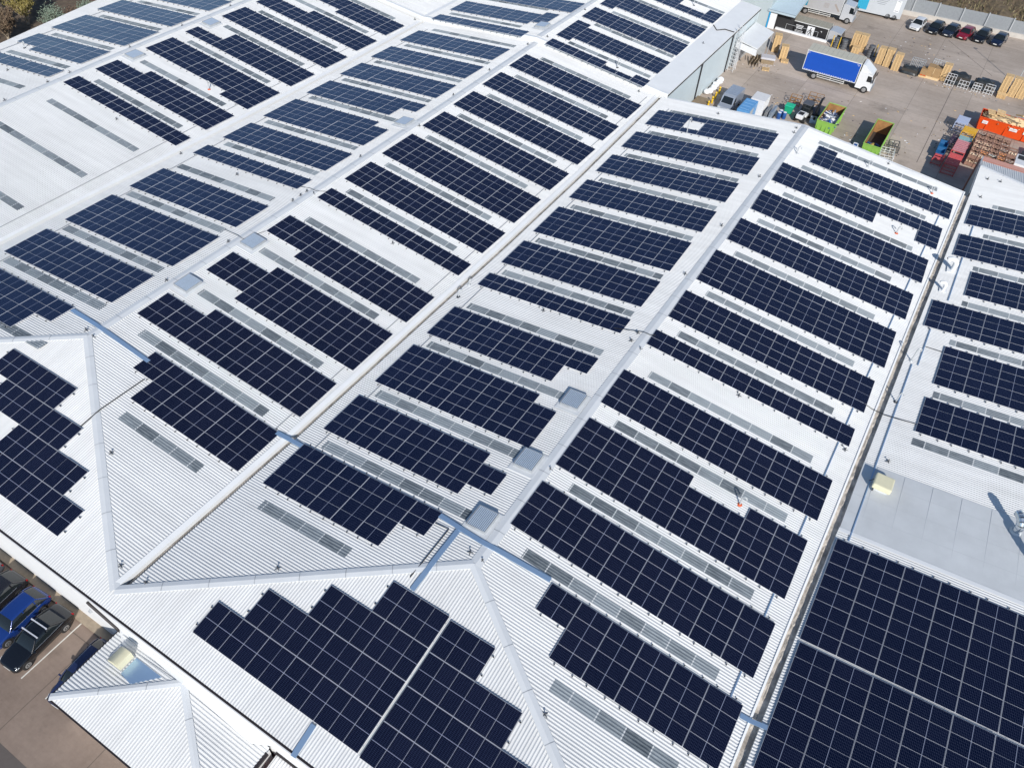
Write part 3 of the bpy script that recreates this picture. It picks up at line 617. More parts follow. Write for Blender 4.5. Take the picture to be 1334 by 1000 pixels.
def swan(label, s, x, y, h, rz, col, group='bent cable pipes on the roofs'):
    t = thing('cable_entry_pipe', label, 'roof pipe', (x, y, slope_z(s, x, y)), rz, group)
    mb = MB(); mb.tube([(0, 0, .01), (0, 0, .10)], [.20, .11], 12); mb.build('base_collar', MT[col], t)
    mb = MB(); r = .16
    mb.tube([(0, 0, .08), (0, 0, h-r)]+[(r-r*math.cos(a), 0, h-r+r*math.sin(a)) for a in (.5, 1, 1.57, 2.1, 2.7, 3.14)]+[(2*r, 0, h-r-.12)], .055, 8); mb.build('bent_pipe', MT['pipe'], t); return t
swan('bent cable pipe on an orange base in the notch of the second nearest right array', 'E', 31.1, 27.95, 1.0, 0, 'orange')
swan('bent cable pipe on a red base beside the small array by the right gutter', 'E', 33.0, 69.4, .85, 0.2, 'orange')
swan('bent cable pipe beside the farthest rooflight of the rightmost ridge slope, middle', 'E', 27.3, 79.8, .85, .2, 'pipe')
swan('bent cable pipe at the right end of the farthest rooflight, by the gutter head', 'E', 34.6, 80.0, .85, .2, 'orange')
swan('bent cable pipe on the white sheets right of the right ridge, near the yard', 'E', 19.9, 76.3, .9, .2, 'pipe')
swan('tall white pipe in the hole of the farthest array left of the right ridge', 'W', 7.3, 74.9, 1.9, 1.2, 'pipe')
swan('dark bent pipe beside the middle gutter, at the bare band', 'W', 1.7, 35.6, .8, 1.0, 'anchor')
swan('short bent pipe beside the middle gutter, beyond the dark one', 'W', 1.5, 37.6, .6, 1.0, 'pipe')
swan('bent cable pipe on a red base beside an array right of the left ridge', 'CE', -44.0, 49.3, 1.1, 0, 'orange')
swan('dark bent pipe in the notch of a blue array on the far left slope', 'CW', -70.4, 43.4, .9, 0, 'anchor')
swan('dark pipe in the gap of the nearest array on the far block', 'FE', -6.7, 84.5, 1.3, 0, 'anchor')
swan('dark pipe in the gap of a far array above the yard', 'FE', -6.9, 111.2, 1.3, 0, 'anchor')
swan('tall bent cable pipe beside the right gutter with a long shadow', 'F', 38.45, 51.2, 1.5, .4, 'pipe')
swan('short dark pipe beside the right gutter, nearer the flat grey roof', 'F', 38.4, 45.4, 1.1, .4, 'anchor')
def gooseneck(label, x, y, r, h, rz):
    t = thing('gooseneck_vent', label, 'roof vent', (x, y, zat('F', x, y)), rz, 'white gooseneck vents')
    mb = MB(); mb.box((0, 0, .05), (r*4, r*4, .06)); mb.build('base_flashing', MT['apron'], t)
    mb = MB(); R = r*1.7; p = [(0, 0, .05), (0, 0, h)]+[(-(R-R*math.cos(a)), 0, h+R*math.sin(a)) for a in (.35, .7, 1.05, 1.4, 1.75, 2.1, 2.4)]
    mb.tube(p, [r*.85, r]+[r*1.0]*6+[r*1.12], 14, 0, False); mb.build('curved_hood', MT['wall'], t)
    mb = MB(); mb.tube([Vector(p[-1])+Vector((.01, 0, .03)), Vector(p[-1])+Vector((.012, 0, .035))], r*.98, 14); mb.build('dark_mouth', MT['black'], t)
gooseneck('larger white gooseneck vent beside the right gutter', 39.15, 66.9, .26, .75, .1); gooseneck('smaller white gooseneck vent beside the right gutter', 38.95, 63.0, .17, .6, .1)
def duct(label, x, y, h):
    t = thing('duct_elbow', label, 'roof vent', (x, y, zat('F', x, y)+.05), 0, 'shiny duct elbows on the grey roof')
    mb = MB(); mb.tube([(0, 0, 0), (0, 0, .12)], [.42, .30], 20); mb.build('base_collar', MT['felt'], t)
    mb = MB(); R = .62; r = .27
    pts = [(0, 0, .1), (0, 0, h)]+[(-(R-R*math.cos(a))*.5, (R-R*math.cos(a))*.86, h+R*math.sin(a)) for a in (.4, .8, 1.2, 1.6, 1.9)]
    for a, b in zip(pts[:-1], pts[1:]):
        a, b = Vector(a), Vector(b); mb.tube([a, b], r, 20, 0, False, True); mb.tube([b-(b-a).normalized()*.03, b+(b-a).normalized()*.03], r+.025, 20)
    mb.build('segmented_elbow', MT['zinc'], t)
duct('shiny segmented duct elbow at the edge of the flat grey roof', 48.2, 36.3, .45); duct('shiny segmented duct elbow at the right frame edge, nearest', 49.6, 34.0, .6)
t = thing('fan_housing', 'cream box-shaped fan hood on the flat grey roof by the gutter', 'roof fan', (39.4, 35.65, zat('F', 39.4, 35)+.05))
mb = MB(); mb.box((0, 0, .12), (1.0, 1.0, .24)); mb.build('curb', MT['felt'], t)
mb = MB(); mb.bev((0, 0, .50), (1.32, 1.28, .5), .09); mb.box((.67, .1, .45), (.03, .5, .2)); mb.build('hood', MT['cream'], t)
mb = MB(); mb.box((-.5, -.62, .12), (.09, .09, .24)); mb.tube([(-.62, .1, .5), (-.9, .1, .06)], .03, 6); mb.build('cable_gland', MT['anchor'], t)
# cable trays and loose cables
def ribbon(mb, pts, wd, th, m=0):
    pts = [Vector(p) for p in pts]; A = []; B = []
    for i, p in enumerate(pts):
        d = pts[min(i+1, len(pts)-1)]-pts[max(i-1, 0)]; n = Vector((d.y, -d.x, 0)).normalized()*wd/2; A.append(p-n); B.append(p+n)
    dn = Vector((0, 0, th)); strip(mb, A, B, m); strip(mb, A, [q-dn for q in A], m); strip(mb, B, [q-dn for q in B], m); strip(mb, [q-dn for q in A], [q-dn for q in B], m)
    mb.add([A[0], B[0], B[0]-dn, A[0]-dn], [(0, 1, 2, 3)], m); mb.add([A[-1], B[-1], B[-1]-dn, A[-1]-dn], [(0, 1, 2, 3)], m)
def tray(label, pts, wd=.34, h=.13, m='tray'):
    mb = MB(); ribbon(mb, [(x, y, slope_z(s, x, y)+h) for s, x, y in pts], wd, .05)
    tag(mb.build('cable_tray', MT[m]), label, 'cable tray', 'cable trays on the roofs')
tray('wide blue cable tray crossing the middle ridge near the front hips', [('BW', -22.3, 14.45), ('BW', -18.9, 14.2), ('BE', -18.0, 14.15), ('BE', -12.7, 14.0)], .34, .16)
tray('wide blue cable tray from the nearest vent over the right ridge', [('W', 14.4, 14.95), ('W', 17.9, 14.6), ('E', 18.9, 14.65), ('E', 23.0, 14.9)], .34, .17)
tray('blue cable tray running down over the front hip to the stepped array', [('W', 16.15, 14.6), ('W', 16.15, 11.75), ('S', 16.15, 11.0), ('S', 16.1, 9.6)], .34, .14)
tray('short blue cable tray over the front eaves', [('S', 16.0, .5), ('S', 16.1, -1.35)], .34, .12)
tray('blue cable tray bridging the dirty right gutter at the bottom', [('E', 36.3, 14.2), ('E', 36.9, 14.25), ('F', 37.9, 14.4)], .3, .13)
tray('blue cable tray bridging the middle gutter', [('BE', -.5, 14.9), ('W', 1.95, 14.95)], .34, .16)
for lab, s, x, ya, yb in (('long dark tray beside the right gutter, upper run', 'F', 39.65, 61.5, 76.4), ('long dark tray beside the right gutter, run between two arrays', 'F', 39.05, 50.8, 56.4), ('long dark tray beside the right gutter, run past the flat roof', 'F', 38.6, 29.7, 50.7),
                          ('thin tray under the lower ends of the rightmost ridge arrays', 'E', 35.45, 12.5, 79), ('thin tray beside the middle gutter, left side', 'BE', -.82, 12.8, 81.5), ('thin tray beside the middle gutter, right side', 'W', 2.9, 13, 80),
                          ('thin tray under the upper ends of the arrays left of the middle ridge', 'BW', -34.45, 14, 80.5), ('thin tray across the bare left slope beside the gutter', 'CE', -39.25, 14, 80), ('thin tray beneath the far left blue arrays', 'CW', -72.6, 20, 80)):
    n = 12; dx = (.8 if s == 'E' else 0)
    tray(lab, [(s, x+dx*(i/n)**2, ya+(yb-ya)*i/n) for i in range(n+1)], .07 if s in ('F', 'E') else .045, .11, 'tray' if s in ('F', 'E') else 'rail')
def cable(label, pts, r=.022, h=.07):
    mb = MB(); mb.tube([(x, y, slope_z(s, x, y)+h) for s, x, y in pts], r, 6); tag(mb.build('cable', MT['black']), label, 'cable', 'cables on the roofs')
cable('thin black cable over the middle ridge, nearer one', [('BW', -20.3, 29.3), ('BW', -18.5, 29.2), ('BE', -17.7, 29.1), ('BE', -17.0, 31.2)], .022, .15)
cable('thin black cable over the middle ridge beside the bare band', [('BW', -20.0, 38.6), ('BW', -18.5, 38.9), ('BE', -17.6, 38.9), ('BE', -16.9, 39.5)], .022, .15)
cable('thin black cable over the right ridge beside the bare band', [('W', 15.8, 38.2), ('W', 18.3, 38.9), ('E', 18.8, 38.9), ('E', 19.2, 39.2)], .025, .17)
cable('black cable crossing the right gutter above the flat roof', [('E', 36.2, 43.5), ('E', 37.0, 43.35), ('F', 37.9, 43.3), ('F', 40.35, 43.5)], .03, .12)
cable('short black cable from the tray to a right-hand array', [('F', 39.1, 53.65), ('F', 40.5, 53.6)], .025, .08)
cable('blue-black cable over the left hip to the saw-toothed array', [('BE', -11.6, 12.6), ('BE', -11.75, 8.7), ('S', -11.75, 7.0)], .04, .13)
cable('grey conduit with a corner, beside the blue tray over the front hip', [('W', 14.5, 14.3), ('W', 15.55, 14.35), ('W', 15.55, 11.5), ('S', 15.5, 10.2)], .035, .1)
cable('black pipe lying across the white apron above the yard', [('FE', -2.0, 107.2), ('FE', -1.0, 106.0), ('FE', -.2, 107.3), ('FE', 1.2, 107.6)], .07, .1)
# ---------------------------------------------------------------- front annex with hipped roof
AX = thing('hipped_annex', 'small white hipped annex standing against the front wall', 'annex', (7.6, -3.8, G))
x0, x1, y0, y1, ze = 1.15, 14.0, -6.3, -1.32, -2.0; ap = (7.55, -1.6, -1.02)
pa = lambda n, mb, m: (lambda o: setattr(o, 'matrix_parent_inverse', Matrix.Translation(-Vector((7.6, -3.8, G)))))(mb.build(n, m, AX))
def ann_rows(along):
    mb = MB(); rows = []
    if along == 'S':
        for k in range(round(x0/PITCH), round(x1/PITCH)+1):
            for a, h in PROF:
                x = (k+a)*PITCH
                if not x0 <= x <= x1: continue
                f = (x-x0)/(ap[0]-x0) if x < ap[0] else (x1-x)/(x1-ap[0]); yt = y0+(ap[1]-y0)*f; rows.append([(x, y0-.05, ze-.01+h), (x, yt, ze+(ap[2]-ze)*f+h)])
    else:
        for k in range(round(y0/PITCH), round(y1/PITCH)):
            for a, h in PROF:
                y = (k+a)*PITCH
                if not y0 <= y <= y1: continue
                f = min(1, max(0, (y-y0)/(ap[1]-y0))); xe_ = x0 if along == 'W' else x1
                rows.append([(xe_, y, ze+h), (xe_+(ap[0]-xe_)*f, y, ze+(ap[2]-ze)*f+h)])
    mb.add([p for r in rows for p in r], [(2*i, 2*i+1, 2*i+3, 2*i+2) for i in range(len(rows)-1)]); return mb
for al, m in (('S', 'roof_y'), ('W', 'roof_x'), ('E', 'roof_x')): pa('roof_slope', ann_rows(al), MT[m])
for c in ((x0, y0), (x1, y0)):
    mb = MB(); A, B = Vector((*c, ze)), Vector(ap); cap_line(mb, [A.lerp(B, i/5) for i in range(6)], .42, .07); pa('hip_cap', mb, [MT['cap'], MT['gut']])
mb = MB(); mb.add([(x0, y1, ze+.07), (x1, y1, ze+.07), (x1-1.0, y1-.55, ze+.22), (ap[0], ap[1]-.12, ap[2]+.08), (x0+1.0, y1-.55, ze+.22)], [(0, 1, 2, 3, 4)])
mb.add([(x0, y1, ze+.07), (ap[0], y1, ap[2]+.16), (x1, y1, ze+.07), (ap[0], ap[1]-.12, ap[2]+.08)], [(0, 1, 3), (1, 2, 3)]); pa('wall_flashing', mb, MT['apron'])
mb = MB(); mb.box(((x0+x1)/2, y0-.09, ze-.08), (x1-x0+.2, .12, .12)); mb.box((x0-.05, (y0+y1)/2, ze-.08), (.12, y1-y0, .12)); mb.box((x1+.08, (y0+y1)/2-.3, ze-.06), (.2, y1-y0-.2, .2)); pa('eaves_gutter', mb, MT['dgut'])
mb = MB(); mb.box(((x0+x1)/2, y0+.1, (G+ze)/2-.1), (x1-x0-.2, .2, ze-G-.2)); mb.box((x0+.2, (y0+y1)/2, (G+ze)/2-.1), (.2, y1-y0-.3, ze-G-.2)); mb.box((x1-.2, (y0+y1)/2, (G+ze)/2-.1), (.2, y1-y0-.3, ze-G-.2)); pa('wall', mb, MT['wall'])
mb = MB(); q = [(x, y, ze+.15*(x-x0)+.06) for x, y in ((3.7, -3.15), (3.7, -2.0), (6.1, -2.05), (4.75, -3.3))]; mb.slab(q, .03); pa('sky_tinted_flashing_sheet', mb, MT['tray'])  # steel sheet; its blue is sky reflection painted into the colour
t = thing('vent_hood', 'cream curved vent hood on the annex roof', 'roof vent', (2.95, -2.55, ze+.15*1.8+.12))
mb = MB(); n = 9; pr = [(-.55+.03, .05)]+[(-.55+1.15*i/n, .12+.62*math.sin(math.pi*.5*min(1, i/(n-2)))) for i in range(n)]+[(.6, .72), (.6, .05)]
A = [(x, -.5, z) for x, z in pr]; B = [(x, .5, z) for x, z in pr]
for i in range(len(pr)-1): mb.add([A[i], A[i+1], B[i+1], B[i]], [(0, 1, 2, 3)], 0, True)
mb.add(A, [tuple(range(len(A)))]); mb.add(B, [tuple(range(len(B)))]); mb.build('hood', MT['cream'], t)
mb = MB(); mb.box((0, 0, -.06), (1.3, 1.1, .26)); mb.build('curb', MT['gut'], t)
LT = thing('lean_to', 'low lean-to roof with dark gutters beside the annex, bottom edge', 'annex', (16.3, -3.5, G))
mb = MB(); rows = []
for k in range(72, 95):
    for a, h in PROF: x = (k+a)*PITCH; rows.append([(x, -6.6, -3.1+h), (x, -1.4, -2.5+h)])
mb.add([p for r in rows for p in r], [(2*i, 2*i+1, 2*i+3, 2*i+2) for i in range(len(rows)-1)]); o = mb.build('roof_slope', MT['roof_y'], LT); o.matrix_parent_inverse = Matrix.Translation(-Vector(LT.location))
mb = MB(); mb.box((16.7, -1.38, -2.42), (4.7, .12, .16)); mb.box((14.62, -4, -2.75), (.14, 5.3, .16)); o = mb.build('eaves_gutter', MT['dgut'], LT); o.matrix_parent_inverse = Matrix.Translation(-Vector(LT.location))
mb = MB(); mb.box((16.8, -4, -4.3), (4.2, 5, 2.3)); o = mb.build('wall', mat('red_brick', (.35, .11, .07), .85, 0, .2, 6), LT); o.matrix_parent_inverse = Matrix.Translation(-Vector(LT.location))
t = thing('wall_lamp', 'small grey lamp on the white front wall above the cars', 'lamp', (-1.95, -1.32, -2.6))
mb = MB(); mb.add([(-.16, 0, -.14), (.16, 0, -.14), (0, 0, .16), (-.12, -.16, -.1), (.12, -.16, -.1), (0, -.05, .14)], [(0, 1, 2), (3, 4, 5), (0, 1, 4, 3), (1, 2, 5, 4), (2, 0, 3, 5)]); mb.build('lamp_case', MT['gut'], t)
t = thing('downpipe', 'dark sloping downpipe on the white front wall beside the annex', 'downpipe', (-1.0, -1.4, -.5))
mb = MB(); mb.tube([(0, 0, .1), (.1, 0, -.1), (2.1, .02, -1.2), (2.15, .02, -1.5)], .085, 8); mb.build('pipe', MT['dgut'], t)
# ---------------------------------------------------------------- ground
gm = ground_mat('yard_concrete', (0.35, 0.29, 0.24), (0.54, 0.46, 0.395), (0.16, 0.14, 0.125), 7.4, 11.6)
mb = MB()   # one sheet with a sunken loading dock cut in
xs = [-700, -110, 2.3, 12.6, 17.0, 700]; ysg = [-500, 60, 129.4, 133.4, 250, 1400]
for i in range(5):
    for j in range(5):
        if j == 2 and i in (2, 3): continue
        mb.add([(xs[i], ysg[j], G), (xs[i+1], ysg[j], G), (xs[i+1], ysg[j+1], G), (xs[i], ysg[j+1], G)], [(0, 1, 2, 3)])
D = G-2.2
mb.add([(2.3, 129.4, D), (12.6, 129.4, D), (12.6, 133.4, D), (2.3, 133.4, D), (17, 129.4, G), (17, 133.4, G), (2.3, 129.4, G), (12.6, 129.4, G), (2.3, 133.4, G), (12.6, 133.4, G)],
       [(0, 1, 2, 3), (1, 4, 5, 2), (0, 1, 7, 6), (1, 4, 7), (3, 2, 9, 8), (2, 5, 9), (0, 3, 8, 6)])
tag(mb.build('ground', gm), kind='structure')
tm = ground_mat('car_park_tarmac', (0.20, 0.150, 0.120), (0.33, 0.258, 0.212), (0.085, 0.072, 0.062), 6.3, 8.5, (.035, .03, .027))
mb = MB(); mb.add([(-60, -40, G+.004), (40, -40, G+.004), (40, -1.2, G+.004), (-60, -1.2, G+.004)], [(0, 1, 2, 3)]); tag(mb.build('car_park', tm), kind='structure')
mb = MB(); mb.add([(-60, -40, G+.008), (40, -40, G+.008), (40, -9.9, G+.008), (-60, -9.0, G+.008)], [(0, 1, 2, 3)]); tag(mb.build('road', ground_mat('dark_road_tarmac', (.10, .085, .078), (.15, .13, .12), (.05, .045, .04), 0, 0)), kind='structure')
mb = MB(); mb.bev((-8.3, -1.58, G+.07), (21, .62, .14), .02); tag(mb.build('kerb', mat('kerb_concrete', (.33, .27, .20), .9, 0, .2, 3)), kind='structure')
wl = mat('worn_white_paint', (.70, .68, .62), .8, 0, .12, 6)
mb = MB()
for x in (-3.66, -5.95, -8.3, -10.6, -1.25, -12.9): mb.box((x, -4.15, G+.013), (.09, 4.5, .006))
tag(mb.build('parking_bay_lines', wl), kind='structure')
mb = MB()
for (xa, ya), (xb, yb) in (((27.9, 143.7), (36.3, 133.5)), ((31.8, 98.2), (31.8, 126.2))): ribbon(mb, [(xa, ya, G+.009), (xb, yb, G+.009)], .07, .004)
tag(mb.build('yard_channel', mat('dark_joint', (.13, .11, .10), .9)), kind='structure')
gr = mat('rough_winter_grass', (.135, .10, .06), .95, 0, .5, 1.2)
mb = MB(); nx, ny = 90, 14
def hz(i, j): return G+.35+j*.22+.35*math.sin(i*.7+j)*math.sin(i*.23)+random.uniform(0, .22)
gv = [(8+i*.75, 154.6+j*2.2-.0*(i), hz(i, j)) for j in range(ny) for i in range(nx)]
mb.add(gv, [(j*nx+i, j*nx+i+1, (j+1)*nx+i+1, (j+1)*nx+i) for j in range(ny-1) for i in range(nx-1)]); tag(mb.build('grass_bank', gr), kind='structure')
mb = MB()
for k in range(5200):
    x, y = random.uniform(9, 70), 154.4+abs(random.gauss(0, 9)); z = G+.35+(y-154.6)/2.2*.22; a = random.uniform(0, 6.3); h = random.uniform(.25, .7); w_ = random.uniform(.05, .16)
    mb.add([(x-w_*math.cos(a), y-w_*math.sin(a), z), (x+w_*math.cos(a), y+w_*math.sin(a), z), (x+random.uniform(-.2, .2), y+random.uniform(-.2, .2), z+h)], [(0, 1, 2)], random.choice((0, 0, 1, 2)))
tag(mb.build('tussock_grass', [mat('straw_grass', (.24, .20, .11), .9), mat('olive_grass', (.10, .095, .045), .9), mat('brown_bramble', (.14, .09, .06), .9)]), 'rough winter grass and brambles on the bank behind the yard fence', 'grass', kind='stuff')
# ---------------------------------------------------------------- vehicles
CM = {}
def paint(n, c, r=.22): 
    if n not in CM: CM[n] = mat(n+'_car_paint', c, r, .15, .04, 2, None, .8)
    return CM[n]
GLASS = mat('dark_window_glass', (.012, .016, .018), .06, 0, 0, 1, .8); TYRE = mat('tyre_rubber', (.018, .018, .018), .9); RIM = mat('alloy_rim', (.5, .51, .52), .3, .7)
LAMP = mat('clear_headlamp', (.62, .66, .68), .12, .2); TAIL = mat('red_tail_lamp', (.35, .012, .015), .2); PLATE = mat('white_number_plate', (.75, .75, .72), .5); TRIM = mat('dark_trim', (.025, .025, .027), .6); CHROME = mat('chrome_trim', (.7, .72, .74), .18, .8)
def wheel(t, x, y, r, wd=.2):
    s = 1 if x > 0 else -1
    mb = MB(); mb.tube([(-s*wd/2, 0, 0), (-s*wd*.4, 0, 0), (s*wd*.4, 0, 0), (s*wd/2, 0, 0)], [r*.92, r, r, r*.92], 20); o = mb.build('wheel', TYRE, t, (x, y, r))
    mb = MB(); mb.tube([(s*wd*.5, 0, 0), (s*(wd*.5+.012), 0, 0)], [r*.66, r*.60], 20)
    for k in range(5):
        a = k*2*math.pi/5; mb.box((s*(wd*.5+.016), math.cos(a)*r*.32, math.sin(a)*r*.32), (.012, .07*r/.3, .07*r/.3), 1)
    mb.build('rim', [RIM, TRIM], o)
def loft(mb, rings, m=0, smooth=True):
    n = len(rings[0]); vs = [p for r in rings for p in r]
    mb.add(vs, [(i*n+k, i*n+k+1, (i+1)*n+k+1, (i+1)*n+k) for i in range(len(rings)-1) for k in range(n-1)], m, smooth)
    mb.add(rings[0], [tuple(range(n))], m); mb.add(rings[-1], [tuple(range(n))], m)
def car(label, loc, rz, col, kind='hatch', L=4.35, W=1.80, H=1.48, group=None, bars=False):
    """front points to local -y"""
    t = thing('parked_car', label, 'car', loc, rz, group); w2 = W/2; f = lambda u: (u-.5)*L
    body = paint(*col) if isinstance(col, tuple) else col
    sed = kind == 'sedan'; suv = kind == 'suv'
    zb = .92 if not suv else 1.02; hd = .80 if not suv else .92
    #      u    halfwidth  zlow  zside ztop
    st = [(0.0, .62, .34, .52, .56), (.012, .80, .22, .60, .66), (.05, .92, .18, .66, .70), (.12, .98, .18, hd-.08, hd-.02), (.24, 1.0, .18, hd+.02, hd+.08), (.33, 1.0, .18, zb-.04, zb), (.5, 1.0, .18, zb, zb+.02), (.7, 1.0, .18, zb+.02, zb+.04),
          (.84, .99, .18, zb+.02, zb+.05), (.93, .95, .2, zb, zb+.03), (.985, .86, .26, zb-.10, zb-.06), (1.0, .76, .36, .62, .66)]
    mb = MB(); rings = []
    for u, hw, zl, zs_, zt in st:
        x = w2*hw; half = [(x*.86, zl), (x*.97, zl+.07), (x, zl+.20), (x*1.0, (zl+zs_)/2+.04), (x*.965, zs_), (x*.86, zs_+(zt-zs_)*.8), (x*.5, zt+.012), (0, zt+.02)]
        rings.append([(a, f(u), z) for a, z in half]+[(-a, f(u), z) for a, z in half[-2::-1]])
    loft(mb, rings); o = mb.build('body', body, t); q = o.modifiers.new('smooth', 'SUBSURF'); q.levels = 1; q.render_levels = 2
    for p in o.data.polygons: p.use_smooth = len(p.vertices) == 4
    # glasshouse: dark glass loft, body-coloured roof and pillars a little proud of it
    if sed: us = [(.30, zb-.02, 0), (.43, H-.05, 1), (.55, H, 1), (.68, H-.04, 1), (.86, zb+.03, 0)]
    elif suv: us = [(.29, zb-.02, 0), (.40, H-.06, 1), (.55, H, 1), (.88, H-.06, 1), (.965, zb+.03, 0)]
    else: us = [(.28, zb-.02, 0), (.41, H-.05, 1), (.55, H, 1), (.82, H-.06, 1), (.95, zb+.03, 0)]
    rg = []
    for u, z, top in us:
        xb, xt = w2*.93, w2*(.70 if top else .86); zb2 = zb-.02
        half = [(xb, zb2), ((xb+xt)/2+.015, (zb2+z)/2), (xt, z-.03 if top else z), (xt*.72, z+.0), (0, z+.012)]
        rg.append([(a, f(u), q) for a, q in half]+[(-a, f(u), q) for a, q in half[-2::-1]])
    mb = MB(); loft(mb, rg); mb.build('windows', GLASS, t)
    mb = MB(); rr = []
    for u, z, top in us[1:4]:
        xt = w2*.70; half = [(xt+.012, z-.045), (xt, z-.014), (xt*.72, z+.014), (0, z+.026)]; rr.append([(a, f(u), q) for a, q in half]+[(-a, f(u), q) for a, q in half[-2::-1]])
    loft(mb, rr); o = mb.build('roof', body, t)
    for p in o.data.polygons: p.use_smooth = len(p.vertices) == 4
    mb = MB()
    for s in (-1, 1):
        for a, b in ((0, 1), (4, 3)):
            pa_, pb_ = rg[a], rg[b]; k = 0 if s > 0 else -1; k2 = 2 if s > 0 else -3
            mb.tube([Vector(pa_[k])+Vector((0, 0, .01)), (Vector(pa_[k])+Vector(pb_[k2]))/2+Vector((s*.022, 0, .01)), Vector(pb_[k2])+Vector((s*.004, 0, .012))], .045, 6)
        for u in ((.585,) if sed else (.58, .77)): mb.add([(s*(w2*.935), f(u)-.04, zb-.02), (s*(w2*.935), f(u)+.05, zb-.02), (s*(w2*.72), f(u)+.06, H-.05), (s*(w2*.72), f(u)-.02, H-.05)], [(0, 1, 2, 3)])
    mb.build('pillars', body, t)
    for s in (-1, 1):
        mb = MB(); mb.add([(s*w2*.50, f(.008), .56), (s*w2*.84, f(.03), .58), (s*w2*.93, f(.085), .68), (s*w2*.72, f(.06), .715), (s*w2*.52, f(.03), .675)], [(0, 1, 2, 3, 4)]); mb.build('headlight', LAMP, t)
        o = mb = MB(); mb.box((s*w2*.79, f(.972), zb-.14), (.26, .06, .13), 0, s*.55); mb.build('tail_light', TAIL, t)
        mb = MB(); mb.bev((s*(w2+.09), f(.325), zb+.04), (.2, .11, .13), .03); mb.build('mirror', body, t)
        for u in (.175, .80): wheel(t, s*(w2-.085), f(u), .325 if not suv else .36)
        mb = MB()
        for u in (.175, .80): mb.tube([(s*(w2-.2), f(u), .34), (s*(w2+.004), f(u), .34)], .375 if not suv else .41, 20)
        mb.build('wheel_arches', TRIM, t)
    mb = MB(); mb.box((0, f(0)-.006, .44), (.55, .02, .12)); mb.build('number_plate', PLATE, t)
    mb = MB(); mb.box((0, f(.006)-.012, .55), (.9, .03, .07)); mb.box((0, f(.01)-.02, .31), (1.1, .04, .13)); mb.build('grille', TRIM, t)
    mb = MB()
    for s in (-1, 1): mb.tube([(s*w2*.945, f(.30), zb+.0), (s*w2*.945, f(.60), zb+.015), (s*w2*.93, f(.82), zb+.045)], .014, 5)
    mb.build('window_trim', CHROME, t)
    if bars:
        mb = MB()
        for u in (.47, .62): mb.box((0, f(u), H+.085), (W*.80, .075, .035)); mb.box((W*.36, f(u), H+.03), (.06, .09, .1)); mb.box((-W*.36, f(u), H+.03), (.06, .09, .1))
        mb.build('roof_bars', MT['alu'], t)
    return t
